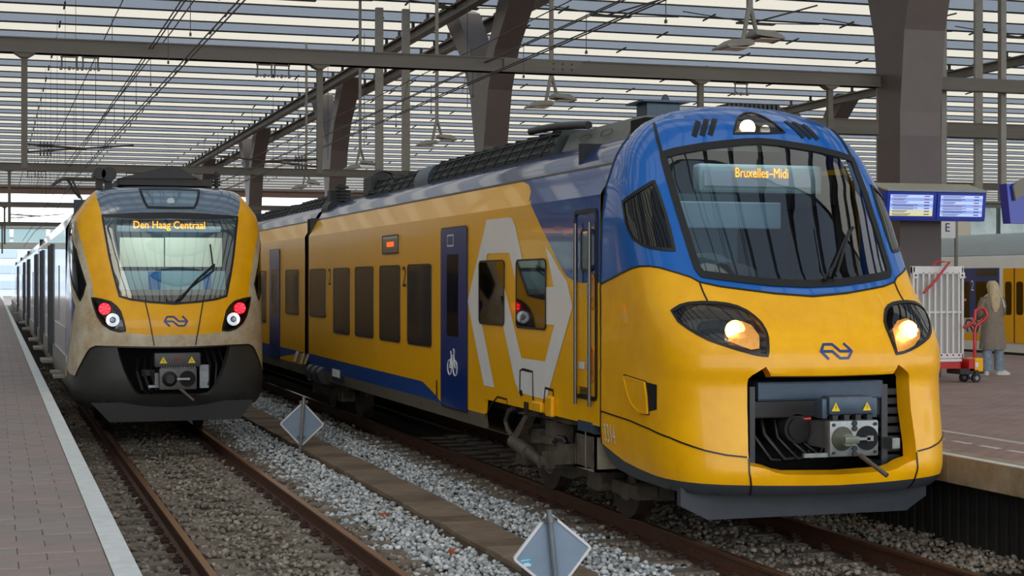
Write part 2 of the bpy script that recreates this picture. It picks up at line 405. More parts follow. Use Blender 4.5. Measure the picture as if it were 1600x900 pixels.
lines = [(ws, True), (hl_l, True), (hl_r, True), (sw_l, True), (sw_r, True), (tlp, True), (gr, True)] + [(l + mirror(l)[1:], False) for l in (ybl, low, drk)]
hoodline = [p for p in H2([(1093, 441), (1098, 455), (1107, 474)])]
pts, tri = cdt(outer, lines, .055)
cc = pts[tri].mean(1); lab = np.full(len(tri), 'side_panel', dtype=object)
lab[inpoly(cc[:, 0], cc[:, 1], hood)] = 'hood_panel'
def above(line, mir=True):
    l = line + mirror(line)[1:]; xs = [p[0] for p in l]; ys = [p[1] for p in l]; return cc[:, 1] > np.interp(cc[:, 0], xs, ys)
lab[above(ybl)] = 'upper_cowl'; lab[~above(low)] = 'lower_bumper'; lab[~above(drk)] = 'valance'
for nm, poly in (('windscreen', ws), ('lens', hl_l), ('lens.r', hl_r), ('side_window', sw_l), ('side_window.r', sw_r), ('marker_lens', tlp), ('hole', gr)):
    lab[inpoly(cc[:, 0], cc[:, 1], poly)] = nm
P3 = [N2.raw(*p) for p in pts]
def region(nm, name, m, parent, smooth=60, msk=None, label=None):
    k = (lab == nm) if msk is None else (lab == nm) & msk
    return obj(name, region_mesh(N2, pts, tri[k], P3), m, parent, smooth=smooth, label=label) if k.any() else None
cowl = region('upper_cowl', 'upper_cowl', BLU_B, t2, label='bright blue cowl around the windscreen')
hoodp = region('hood_panel', 'hood_panel', YEL_D, t2)
for m_ in (cc[:, 0] < 0, cc[:, 0] >= 0): region('side_panel', 'side_panel', YEL_D, t2, msk=m_)
for m_ in (cc[:, 0] < -.78, abs(cc[:, 0]) <= .78, cc[:, 0] > .78): region('lower_bumper', 'lower_bumper', YEL_D, t2, msk=m_)
region('valance', 'valance', DARKV, t2, label='dark grey lower edge of the bumper')
wsp = region('windscreen', 'windscreen', WSCREEN, t2)
for nm in ('side_window', 'side_window.r'): region(nm, 'side_window', GLASSD, t2)
f2 = N2.fn
rib = lambda name, l, w, m, parent, cl=False, off=.002, th=.006: obj(name, ribbon(l, lambda s, v, o: f2(s, v, off+o), w, cl, .035, th), m, parent, smooth=40)
rib('windscreen_seal', ws, .065, BLACK, wsp, True, .001, .012)
for l in (sw_l, sw_r): rib('window_seal', l, .03, BLACK, t2, True)
rib('panel_gap', ybl+mirror(ybl)[1:], .014, BLACK, t2); lo_ = [p for p in low if p[0] < -.74]; rib('panel_gap', lo_, .014, BLACK, t2); rib('panel_gap', mirror(lo_), .014, BLACK, t2)
rib('panel_gap', H2([(1022, 193), (1027, 215), (1034, 240), (1040, 256)]), .03, BLACK, cowl); rib('panel_gap', mirror(H2([(1022, 193), (1027, 215), (1034, 240), (1040, 256)])), .03, BLACK, cowl)
for l in (hoodline, [(-s, v) for s, v in hoodline]): rib('panel_gap', l, .014, BLACK, hoodp)
for sg in (1, -1):
    l = H2([(1170, 716), (1171, 740), (1171, 773)]); rib('panel_gap', [(sg*s, v) for s, v in l], .014, BLACK, t2)
    l = [(-N2.L(v)+.008, v) for v in np.linspace(.86, 3.85, 30)]; rib('panel_gap', [(sg*s, v) for s, v in l], .016, BLACK, t2)
# opening: inner returns and lip
obj('opening_return', wall(gr, f2, .16, (0, 1, 0), .05), YEL_D, t2, smooth=40)
# roof vents (three slots each side), bolts in the seal
for sg in (1, -1):
    for a, b in (((1084.5, 213), (1091, 190)), ((1097, 212), (1104, 187)), ((1109.5, 211), (1117, 186.5))):
        pa, pb = H2([a, b]); l = [(sg*pa[0], pa[1]), (sg*pb[0], pb[1])]
        rib('air_slot', l, .05, BLACK, cowl, off=.003)
# headlights: dark bowl, reflector, lens
for sg, nm in ((1, 'lens'), (-1, 'lens.r')):
    hl = [(sg*s, v) for s, v in hl_l]
    if sg < 0: hl = hl[::-1]
    hr = thing2 = bpy.data.objects.new('headlight', None); COL.objects.link(hr); hr.parent = t2
    cx_ = sum(p[0] for p in hl)/len(hl); cy_ = sum(p[1] for p in hl)/len(hl)
    def bowl(s, v): return f2(cx_+(s-cx_)*.93, cy_+(v-cy_)*.9, -.10)
    mb = patch(hl, bowl, .08); d = dens(hl, .05); a = [f2(*p, -.002) for p in d]; b = [bowl(*p) for p in d]; n = len(d)
    mb.add(a+b, [(i, (i+1) % n, n+(i+1) % n, n+i) for i in range(n)]); obj('housing', mb, mat('headlight_housing', (26, 27, 29), 0.25, coat=.5), hr, smooth=40)
    k = lab == nm; obj('lens', region_mesh(N2, pts, tri[k], P3), LENSG, hr, smooth=60)
    rib('seal', hl, .026, BLACK, hr, True)
    s0, v0 = H2([(1152, 521)])[0]; s0 *= sg; C0 = f2(s0, v0, -.045); nn = f2(s0, v0, -.1)-C0
    dv = Vector((-.18*1, -1, 0)).normalized() if sg > 0 else Vector((-.05, -1, 0)).normalized()
    C0 = onY(1147, 516, 13.02) if sg > 0 else onY(1416, 516, 13.0)
    gp = H2([(1134, 507), (1146, 497), (1160, 494), (1176, 501), (1188, 517), (1189, 540), (1176, 542), (1158, 536), (1140, 528)]); gp = gp if sg > 0 else H2([(1400, 508), (1408, 494), (1422, 490), (1436, 497), (1445, 510), (1445, 524), (1436, 536), (1422, 544), (1410, 547), (1406, 530)])
    obj('glowing_bowl', patch(gp, lambda s, v: f2(s, v, -.06), .05), mat('lamp_bowl', (214, 160, 84), .3, .6, emit=(255, 170, 70), estr=.45, var=.3, vscale=25), hr)
    obj('reflector', MB().cyl(C0, C0+dv*.035, .082, 28, .09).cyl(C0+dv*.036, C0+dv*.045, .08, 28), mat('lamp_warm_glow', (255, 200, 120), .4, emit=(255, 190, 110), estr=2.4), hr, smooth=40, label='warm lit lamp')
    mb = MB(); rr = Vector((1, 0, 0)); uu = Vector((0, 0, 1))
    for q in range(13):
        rad = 0 if q == 0 else (.03 if q < 5 else .058); an = q*math.pi/2 if q < 5 else q*math.pi/4
        cq = C0+dv*.046+rr*math.cos(an)*rad - rr*.02*sg + uu*math.sin(an)*rad
        mb.cyl(cq, cq+dv*.008, .014, 10)
    obj('light_cell', mb, LAMPDOT, hr)
# marker lamp in the brow
ml = bpy.data.objects.new('marker_lamp', None); COL.objects.link(ml); ml.parent = t2
mb = patch(tlp, lambda s, v: f2(s, v, -.05), .08); d = dens(tlp, .04); n = len(d)
mb.add([f2(*p, -.002) for p in d]+[f2(*p, -.05) for p in d], [(i, (i+1) % n, n+(i+1) % n, n+i) for i in range(n)]); obj('housing', mb, GREYD, ml)
k = lab == 'marker_lens'; obj('lens', region_mesh(N2, pts, tri[k], P3), LENSG, ml, smooth=60); rib('seal', tlp, .018, BLACK, ml, True)
s0, v0 = H2([(1169, 194)])[0]; C0 = f2(s0, v0, -.045); obj('reflector', MB().cyl(C0, C0+Vector((0, -.03, 0)), .075, 24), LAMPON, ml, label='round lit lamp')
s0, v0 = H2([(1196, 198)])[0]; C0 = f2(s0, v0, -.045); obj('reflector', MB().cyl(C0, C0+Vector((0, -.03, 0)), .05, 24), REFL, ml)
# emblem on the hood (flat print)
EMB = [[(-.24, -.5), (-.455, 0), (-.34, .44), (-.09, .44), (.11, 0), (.44, 0)], [(-.44, 0), (-.125, 0), (.09, -.44), (.335, -.44), (.455, 0), (.25, .5)]]
def emblem(cx, cv, w, fn, m, parent, name='emblem', off=.003):
    h = w*.41; t = .15
    def M(poly): return [(cx+u*w, cv+v*h) for u, v in poly]
    A = [(-.5, 0), (-.34, .5), (.02, .5), (.26, -.22), (.40, -.22), (.5, 0), (.36, -.5+.0), (.0, -.5), (-.24, .22), (-.3, .22), (-.375, 0), (-.24, -.5), (-.36, -.5)]
    P1 = [(-.5, 0), (-.34, .5), (.04, .5), (.13, .28), (.22, -.22), (.33, -.22), (.24, -.5), (.04, -.5), (-.05, .22), (-.26, .22), (-.36, 0), (-.24, -.5), (-.36, -.5)]
    L1 = [(-.38, -.5), (-.5, 0), (-.36, .5), (-.02, .5), (.16, -.22), (.36, -.22)]
    lines = [[(-.35, -.42), (-.46, 0), (-.33, .40), (-.03, .40), (.10, -.40), (.33, -.40), (.46, 0), (.35, .42)], [(-.46, 0), (-.22, .02)], [(.46, 0), (.24, 0)]]
    mb = MB()
    l1 = [(-.22, -.50), (-.45, 0), (-.24, .42), (.0, .42), (.12, .18), (.0-.08, .0), (.02, -.42), (.24, -.42), (.45, 0), (.22, .50)]
    l1 = [(-.24, -.52), (-.46, 0), (-.26, .42), (-.02, .42), (.03, .34), (.0, 0), (.0, -.34), (.05, -.42), (.26, -.42), (.46, 0), (.24, .52)]
    for i, l1 in enumerate(EMB):
        r = ribbon([(cx+u*w, cv+v*h) for u, v in l1], lambda s, v, o: fn(s, v, off+o+i*.0006), w*.07, sp=.03, th=.002); mb.add(r.v, r.f)
    return obj(name, mb, m, parent)
s0, v0 = H2([(1307, 549)])[0]
emblem(s0, v0, .33, f2, LOGOB, t2)
# cab inside: floor, back wall, desk, seat, display
cab = bpy.data.objects.new('cab', None); COL.objects.link(cab); cab.parent = t2
CABW = mat('cab_wall', (84, 104, 112), 0.7); CABD = mat('cab_desk', (36, 40, 44), 0.6); SEATM = mat('seat_fabric', (120, 132, 140), .8)
obj('back_wall', MB().box(CX-1.2, CX+1.2, 15.9, 15.95, 1.3, 3.85).box(CX+1.26, CX+1.31, 14.78, 15.9, 1.3, 3.2).box(CX-1.31, CX-1.26, 14.78, 15.9, 1.3, 3.2).box(CX+1.1, CX+1.26, 14.78, 15.9, 3.2, 3.5).box(CX-1.26, CX-1.1, 14.78, 15.9, 3.2, 3.5).box(CX-1.28, CX-1.22, 14.9, 15.9, 1.3, 3.2), CABD, cab)
obj('wall_panel', MB().box(CX-.75, CX+.55, 15.80, 15.89, 2.1, 3.35, bev=.03), CABW, cab)
obj('desk', MB().prism([(13.45, 2.28), (13.9, 2.36), (14.5, 2.30), (14.5, 1.6), (13.45, 1.6)], lambda y, z, x: (x, y, z), CX-1.15, CX+1.15), CABD, cab)
a = [(CX-.32+.34*math.cos(t), 2.42+.30*math.sin(t)) for t in np.linspace(0, math.pi, 15)]
ld = bpy.data.lights.new('cab_fill_light', 'AREA'); ld.energy = 9; ld.size = 1.4; ld.color = (.85, .95, 1); lo = bpy.data.objects.new('cab_fill_light', ld); COL.objects.link(lo); lo.parent = cab; lo.location = (0, 2.3, 3.78-0); lo.rotation_euler = (R(15), 0, 0)  # added area light without a fitting, brightens the cab behind the windscreen
obj('seat_back', MB().prism([(x, z-.02) for x, z in a]+[(CX-.66, 2.1), (CX+.02, 2.1)], lambda x, z, y: (x, y, z), 14.62, 14.74), SEATM, cab, smooth=30)
obj('steering_console', MB().cyl((CX-.30, 14.15, 2.30), (CX-.30, 14.05, 2.52), .21, 24), CABD, cab)
obj('sun_blind', MB().box(CX-.95, CX+.62, 14.95, 15.0, 2.95, 3.22, bev=.015), mat('blind', (150, 172, 186), .6), cab)
b0 = onY(1098, 285, 14.42); b1 = onY(1282, 262, 14.42)
obj('display_case', MB().box(b0.x-.03, b1.x+.03, 14.44, 14.60, 3.42-.14, 3.42+.14, bev=.03), mat('display_case', (150, 170, 172), .5), cab)
obj('display_panel', MB().box(b0.x+.02, b1.x-.1, 14.425, 14.435, 3.42-.075, 3.42+.075), mat('display_panel', (120, 130, 140), .4, emit=(150, 160, 170), estr=.25), cab)
o_ = onY(1191, 271, 14.41)
obj('destination_text', text_mb('Bruxelles\u2013Midi', .135, lambda u, v: (o_.x+u, 14.415, o_.z+v), font_scale_x=.72), LEDO, cab, label='orange destination lettering reading Bruxelles-Midi')
# wiper
wp = H2([(1318, 440), (1300, 436), (1322, 378), (1333, 362)]);
w0, w1, w2 = [N2.fn(*h, .05) for h in H2([(1302, 436), (1322, 366), (1330, 360)])]
wi = bpy.data.objects.new('wiper', None); COL.objects.link(wi); wi.parent = t2
obj('wiper_arm', MB().tube([w0, w1], .016).tube([N2.fn(*H2([(1292, 438)])[0], .05), w1], .012), BLACK, wi)
bl = [N2.fn(*h, .03) for h in H2([(1285, 440), (1300, 420), (1314, 388), (1330, 358)])]
obj('wiper_blade', MB().tube(bl, .014), BLACK, wi)
# intake hatch in the cheek
hatch = H2([(975, 586), (1009.8, 597), (1013, 620), (1014.8, 647), (1001, 645), (990, 634), (984, 622)])
inlet = H2([(1010.6, 597), (1026.7, 601.3), (1026.7, 640), (1015, 643), (1012, 615)])
k = patch(inlet, lambda s, v: f2(s, v, .003), .05); obj('air_inlet', k, VOID, t2)
k = patch([(sum(p[0] for p in hatch)/7+(s-sum(p[0] for p in hatch)/7)*.93, sum(p[1] for p in hatch)/7+(v-sum(p[1] for p in hatch)/7)*.95) for s, v in hatch], lambda s, v: f2(s, v, .02), .05); hc_ = [(sum(p[0] for p in hatch)/7+(s-sum(p[0] for p in hatch)/7)*.93, sum(p[1] for p in hatch)/7+(v-sum(p[1] for p in hatch)/7)*.95) for s, v in hatch]; q = ribbon(hc_, lambda s, v, o: f2(s, v, .006+o), .02, True, .05, .02); k.add(q.v, q.f); obj('hatch_flap', k, YEL_D, t2); rib('hatch_gap', hatch, .022, BLACK, t2, True, .002, .004)
# number
q0 = H2([(953, 679)])[0]; obj('fleet_number', text_mb('3314', .25, lambda u, v: N2.fn(q0[0]+u, q0[1]+v-u*.0, .005), font_scale_x=.62), WPRINT, t2)
# coupler bay
bay = bpy.data.objects.new('coupler_bay', None); COL.objects.link(bay); bay.parent = t2
mb = MB().box(CX-.95, CX+.95, 14.0, 14.05, .6, 1.75).box(CX-1.0, CX-.95, 13.1, 14.05, .6, 1.75).box(CX+.95, CX+1.0, 13.1, 14.05, .6, 1.75).box(CX-.95, CX+.95, 13.0, 14.05, .56, .6).box(CX-.95, CX+.95, 13.0, 14.05, 1.72, 1.75)
obj('bay_lining', mb, VOID, bay)
obj('crash_beam', MB().box(CX-.62, CX+.62, 12.95, 13.3, 1.37, 1.54, bev=.02), STEELB, bay); obj('beam_underside', MB().box(CX-.64, CX+.64, 12.98, 13.3, 1.22, 1.37, bev=.015), GREYD, bay)
obj('bracket', MB().box(CX+.60, CX+.66, 12.95, 13.2, .75, 1.5), DARKV, bay); obj('bracket', MB().box(CX-.70, CX-.65, 12.95, 13.2, .75, 1.5), DARKV, bay)
mb = MB()
for k in range(5):
    x0 = CX-.62+.13*k; mb.tube([(x0, 13.2, 1.3), (x0-.02, 13.05, 1.1-.03*k), (x0+.12, 12.95, .86), (x0+.35, 13.0, .84+.02*k), (x0+.5, 13.1, 1.05)], .02+.006*(k % 2), 8)
obj('air_hose', mb, BLACK, bay, smooth=60)
obj('damper', MB().cyl((CX-.22, 13.5, 1.12), (CX-.22, 12.98, 1.12), .13, 20).cyl((CX-.22, 13.0, 1.12), (CX-.22, 12.95, 1.12), .10, 20), GREYD, bay, smooth=40)
obj('horn', MB().cyl((CX-.18, 13.0, 1.20), (CX-.1, 12.96, 1.21), .02, 10), RED, bay)
mb = MB()
for k in range(9): mb.box(CX+.60, CX+.80, 12.96+.01*(k % 2), 13.2, .72+.085*k, .78+.085*k, bev=.01)
obj('bellows', mb, GREYD, bay)
obj('socket', MB().box(CX+.62, CX+.70, 12.80, 12.95, .93, 1.03, bev=.01), STEEL, bay)
YC = 12.42; cx0 = onY(1335, 685, YC).x; cz0 = onY(1335, 685, YC).z
cp = bpy.data.objects.new('coupler', None); COL.objects.link(cp); cp.parent = t2
mb = MB(); w, h = .235, .155
mb.box(cx0-w, cx0+w, YC, YC+.10, cz0-h, cz0+h, bev=.02).box(cx0-.46, cx0-w+.02, YC+.03, YC+.07, cz0-h, cz0-h+.035).box(cx0-.12, cx0+.12, YC+.1, 13.9, cz0-.11, cz0+.11)
obj('coupler_head', mb, STEEL, cp, smooth=30)
obj('coupler_cone', MB().cyl((cx0-.115, YC+.0, cz0), (cx0-.115, YC-.10, cz0), .105, 28, .055).box(cx0-.16, cx0-.02, YC-.13, YC-.09, cz0-.03, cz0+.03, bev=.01), mat('coupler_cone', (112, 116, 100), .45, .4, var=.15, vscale=12), cp, smooth=40)
obj('coupler_funnel', MB().cyl((cx0+.12, YC-.004, cz0), (cx0+.12, YC-.008, cz0), .105, 28), VOID, cp)
obj('coupler_hook', MB().box(cx0-.03, cx0+.12, YC-.06, YC-.02, cz0-.012, cz0+.012).box(cx0+.09, cx0+.15, YC-.06, YC-.02, cz0-.02, cz0+.025), STEEL, cp)
for dx, dz in ((-.2, .12), (.2, .12), (-.2, -.12), (.2, -.12), (0, .13), (0, -.13), (0, .085), (0, -.085)): obj('bolt', MB().cyl((cx0+dx, YC, cz0+dz), (cx0+dx, YC-.014, cz0+dz), .014 if dx else .024, 10), GREYD, cp)
mb = MB().box(cx0-.23, cx0+.20, YC+.02, YC+.2, cz0+.20, cz0+.36, bev=.03); mb.box(cx0-.28, cx0-.23, YC+.05, YC+.2, cz0+.17, cz0+.34, bev=.01).box(cx0+.20, cx0+.25, YC+.05, YC+.2, cz0+.17, cz0+.34, bev=.01)
ec = obj('electric_coupler_cover', mb, STEELB, cp, smooth=30)
for k in range(4): obj('cover_bracket', MB().box(cx0-.19+.11*k, cx0-.14+.11*k, YC+.03, YC+.1, cz0+.15, cz0+.20), GREYD, cp)
for dx in (-.17, .13):
    m3 = MB().prism([(dx-.04, cz0+.235), (dx+.04, cz0+.235), (dx, cz0+.31)], lambda u, v, t: (cx0+u, t, v), YC+.012, YC+.018)
    obj('warning_triangle', m3, WARN, ec)
    obj('flash_symbol', MB().prism([(dx-.004, cz0+.245), (dx+.010, cz0+.27), (dx-.002, cz0+.27), (dx+.004, cz0+.295), (dx-.008, cz0+.268), (dx+.003, cz0+.268)], lambda u, v, t: (cx0+u, t, v), YC+.010, YC+.0115), BLACK, ec)
pa = onY(1345, 712, YC-.02); pb = onY(1386, 743, YC-.28)
obj('release_handle', MB().cyl(pa, pa.lerp(pb, .35), .022, 14).cyl(pa.lerp(pb, .3), pb, .018, 14, .022), mat('handle_steel', (110, 100, 90), .5, .5), cp, smooth=40)
# snow plough
a0 = onY(1037, 765, 13.15); a1 = onY(1375, 778, 13.15)
zb = .33; mb = MB().prism([(CX-1.28, .62), (CX+1.16, .62), (CX+1.16, .46), (CX+.95, zb), (CX-1.02, zb), (CX-1.28, .46)], lambda x, z, y: (x, y, z), 13.12, 13.20)
obj('snow_plough', mb, DARKV, t2)
# ---------------------------------------------------------------- car bodies
PROF = [(.64, 1.37), (.75, 1.41), (3.26, 1.41), (3.57, 1.24), (3.72, 1.14), (3.83, 1.0), (3.90, .82)]
pz = [p[0] for p in PROF]; pw = [p[1] for p in PROF]
def hwz(z): return float(np.interp(z, pz, pw))
def side(sgn, off):      # side(−1): towards the left track
    def g(y, z):
        w = hwz(z); n = Vector((sgn, 0, 0)) if z <= 3.265 else Vector((sgn*.88, 0, .48)) if z < 3.58 else Vector((sgn*.6, 0, .8))
        return Vector((CX+sgn*w, y, z)) + n*off
    return g
def body_mesh(y0, y1, zlo, zhi, closed_roof=False):
    zs = [zlo]+[z for z in pz if zlo < z < zhi]+[zhi]
    ys = [y0, y1]; mb = MB()
    ringL = [(CX-hwz(z), z) for z in zs]; ringR = [(CX+hwz(z), z) for z in zs]
    for ring in (ringL, ringR):
        vs = [(x, y, z) for y in ys for x, z in ring]; n = len(ring)
        mb.add(vs, [(k, k+1, n+k+1, n+k) for k in range(n-1)])
    return mb
cars = [(YR+.002, 30.1), (30.5, 48.2), (48.6, 66.3), (66.7, 84.4)]
RI = mat('skirt_bottom', (104, 96, 82), .6, var=.14, vscale=4, stretch=(1, 4, .6))
PX = lambda x, y: onX(x, y, XS)
for i, (y0, y1) in enumerate(cars):
    zl = 1.02
    b = obj('car_body', body_mesh(y0, y1, zl, 3.57), YEL if i else YEL, t2, smooth=25)
    obj('roof_shoulder', body_mesh(y0, y1, 3.57, 3.90), ROOFBLU, t2, smooth=25)
    mb = MB().box(CX-.82, CX+.82, y0, y1, 3.86, 3.90).box(CX-1.35, CX+1.35, y0, y1, zl, zl+.05)
    obj('roof_deck', mb, GREYD, t2)
    if i == 0: mb = MB().box(CX-1.38, CX+1.38, y1-.02, y1, 1.0, 3.6)
    else: mb = MB().box(CX-1.36, CX+1.36, y0, y0+.02, 1.0, 3.6).box(CX-1.36, CX+1.36, y1-.02, y1, 1.0, 3.6)
    obj('end_wall', mb, DARK, t2)
    for sg in (-1, 1):
        obj('roof_gap', ribbon([(y0, 3.57), (y1, 3.57)], lambda y, z, o, sg=sg: side(sg, .002+o)(y, z), .022, sp=3, th=.004), BLACK, t2)
    if i < 3: obj('gangway', MB().box(CX-1.15, CX+1.15, y1, y1+.4, .95, 3.5), BLACK, t2)
# skirts (recessed wheel bays)
def skirt(ya, yb, cut0=0, cut1=0):
    P_ = [(ya+cut0, .66), (yb-cut1, .66), (yb-cut1*.5, .84), (ya+cut0*.5, .84)]; Q_ = [(ya+cut0*.5, .84), (yb-cut1*.5, .84), (yb, 1.03), (ya, 1.03)]
    for sg in (-1, 1):
        w = 1.40 if sg < 0 else 1.40
        obj('skirt', MB().prism(P_, lambda y, z, t, sg=sg: (CX+sg*(t-(.04 if z < .8 else 0)), y, z), 1.36, 1.412), RI, t2); obj('lower_panel', MB().prism(Q_, lambda y, z, t, sg=sg: (CX+sg*t, y, z), 1.36, 1.4105), YEL, t2)
ya = PX(757, 665).y; yb_ = PX(492, 590).y
skirt(ya, yb_, .12, .15)
for i, (y0, y1) in enumerate(cars[1:]): skirt(y0+3.4 if i else y0+.15, y1-3.2, .1, .1)
skirt(cars[0][1]-1.9+.0, cars[0][1]-.0-1.55, 0, 0) if False else None
# blue front panel with the curved edge, stripes and white arrow emblem: flat paint
def polyX(pp): return [(PX(*p).y, PX(*p).z) for p in pp]
def slantY(x): return onX(x, 300, XS+.08).y
edge = polyX([(940, 441), (925, 442), (910, 442), (897, 439), (886, 432), (880, 424), (870, 405), (855, 373), (838, 338), (826, 312)])
yc = edge[-1][0]
bp = [(YR+.004, 3.565), (YR+.004, edge[0][1])] + edge + [(yc+.05, 3.30), (yc+.18, 3.42), (yc+.38, 3.50), (yc+.62, 3.545), (yc+.75, 3.565)]
obj('blue_paint_panel', patch(bp, side(-1, .003), .35, lines=[[(YR, 3.262), (yc+.5, 3.262)]]), BLU, t2, smooth=15)
bp2 = [(YR+.004, 3.565), (YR+.004, 2.36), (18, 2.4), (19.5, 3.4), (20, 3.565)]; obj('blue_paint_panel', patch(bp2, side(1, .003), .35, lines=[[(YR, 3.262), (20, 3.262)]]), BLU, t2, smooth=15)
ZT = 2.2222/10
TT = lambda l: [(720+a*ZT, 320+b*ZT) for a, b in l]
BB = lambda l: [(720+a*ZT, 480+b*ZT) for a, b in l]
e1 = TT([(185, 105), (345, 88), (360, 93), (370, 108), (385, 145), (435, 385), (490, 620), (440, 640), (400, 580), (343, 337), (190, 343), (150, 560), (128, 690)]) + BB([(152, 120), (240, 565), (165, 550)]) + TT([(50, 680)])
e2 = TT([(225, 400), (285, 500), (315, 600)]) + BB([(345, 0), (430, 358), (595, 382), (660, 125), (600, 122), (440, 122)]) + TT([(440, 580), (657, 578), (598, 288), (640, 350), (690, 450), (750, 540), (790, 718)]) + BB([(605, 648), (560, 640), (415, 600), (385, 530), (300, 130)]) + TT([(260, 660), (215, 480)])
for e in (e1, e2): obj('white_emblem', patch(polyX(e), side(-1, .0055), .4), WHT, t2)
strip = polyX([(409, 553.5), (478.7, 567), (560, 581), (660, 597), (676, 613), (690, 631), (600, 606), (495, 579), (409, 556)])
sw_ = polyX([(478.7, 551), (560, 571.5), (660, 595.7), (676, 612), (690.7, 629.5), (690, 633)])
z_b = .84
st = sw_[:-1] + [(sw_[-1][0], z_b), (cars[0][1]-.02, z_b), (cars[0][1]-.02, sw_[0][1])]
obj('blue_stripe', patch(st, side(-1, .003), .5), mat('stripe_blue', (16, 66, 138), .4, coat=.2), t2)
for (y0, y1) in cars[1:]: obj('blue_stripe', patch([(y0+3.4, z_b), (y1-3.2, z_b), (y1, sw_[0][1]), (y0, sw_[0][1])], side(-1, .0035), 3), mat('stripe_blue', (16, 66, 138), .4), t2)
# windows, doors
def rect_px(l, t, r, b): ya_, yb_ = PX(l, t).y, PX(r, t).y; return min(ya_, yb_), max(ya_, yb_), PX(r, b).z, PX(r, t).z
def win(name, l, t, r, b, m=GLASSD, rad=.06, th=.012, parent=None, seal=True, label=None):
    y0, y1, z0, z1 = rect_px(l, t, r, b); q = rrect(y0, z0, y1, z1, min(rad, (y1-y0)*.45))
    o = obj(name, MB().prism(q, lambda y, z, x: (x, y, z), XS+.01, XS-th), m, parent or t2, label=label)
    if seal: obj('window_seal', ribbon(q, lambda y, z, off: Vector((XS-th-.001-off, y, z)), .022, True, .5, .003), BLACK, o)
    return o
for w in ((485, 420.5, 509, 495.6), (522, 419, 546.7, 522.7), (556, 417, 583.8, 528), (594.4, 415, 625.6, 534.5), (638, 413, 674.6, 541.7), (749.8, 407, 788.9, 508), (808, 405, 854, 514.7)): win('window', *w)
for w in ((447, 421.7, 467, 491.4), (405, 424, 416, 503)): win('window', *w)
for y0, y1 in cars[2:]:
    for k in range(7):
        ya_ = y0+1.2+k*2.3; q = rrect(ya_, 1.7, ya_+1.1, 2.65, .06)
        obj('window', MB().prism(q, lambda y, z, x: (x, y, z), XS+.01, XS-.012), GLASSD, t2)
dp = win('side_display', 598.6, 367, 623, 395, mat('display_glass', (30, 30, 32), .1, coat=1), rad=.02)
y0, y1, z0, z1 = rect_px(603, 375, 619, 387); obj('display_text', MB().box(XS-.014, XS-.016, y0+.1, y1-.12, z0+.02, z1-.02), mat('led_red', (230, 90, 40), .5, emit=(255, 90, 30), estr=.9), dp)
def door(l, t, r, b, wl, wt_, wr, wb):
    y0, y1, z0, z1 = rect_px(l, t, r, b); q = rrect(y0, z0, y1, z1, .05)
    d = obj('door', MB().prism(q, lambda y, z, x: (x, y, z), XS+.01, XS-.02), NAVY, t2)
    obj('door_seal', ribbon(q, lambda y, z, o: Vector((XS-.012-o, y, z)), .035, True, .5, .006), BLACK, d)
    win('door_window', wl, wt_, wr, wb, rad=.05, th=.026, parent=d, seal=False)
    return d
d1 = door(691, 354, 731, 643, 701, 397, 719, 526.7); d2 = door(422.5, 390, 437.7, 560, 426, 420, 434, 490)
WI = rect_px(706, 360, 712, 387)
q = [(PX(703, 368).y, PX(703, 368).z)]; y0, y1, z0, z1 = rect_px(701, 366, 711, 385)
obj('pictogram', MB().prism([(y0, z0), (y1, z0), (y1, z1), (y0, z1)], lambda y, z, x: (x, y, z), XS-.0205, XS-.0215), WPRINT, d1)
obj('pictogram', MB().prism([(y0+.02, z0+.02), (y1-.02, z0+.02), (y1-.02, z1-.02), (y0+.02, z1-.02)], lambda y, z, x: (x, y, z), XS-.0215, XS-.0222), NAVY, d1)
# bicycle pictogram
bc = PX(709.5, 566); mb = MB()
def ringY(c, r): return [(XS-.0225, c[0]+r*math.cos(t), c[1]+r*math.sin(t)) for t in np.linspace(0, 2*math.pi, 17)[:-1]]
for dy in (-.13, .13): mb.tube(ringY((bc.y+dy, bc.z-.07), .095), .009, 5, True)
for a, b in (((-.13, -.07), (-.05, .08)), ((-.05, .08), (.07, .08)), ((.07, .08), (.13, -.07)), ((-.05, .08), (.02, -.07)), ((.07, .08), (.02, -.07)), ((.02, -.07), (-.13, -.07)), ((-.05, .08), (-.07, .14)), ((.07, .08), (.09, .15)), ((.09, .15), (.05, .17))):
    mb.tube([(XS-.0225, bc.y-a[0], bc.z+a[1]), (XS-.0225, bc.y-b[0], bc.z+b[1])], .009, 5)
obj('bicycle_symbol', mb, WPRINT, d1)
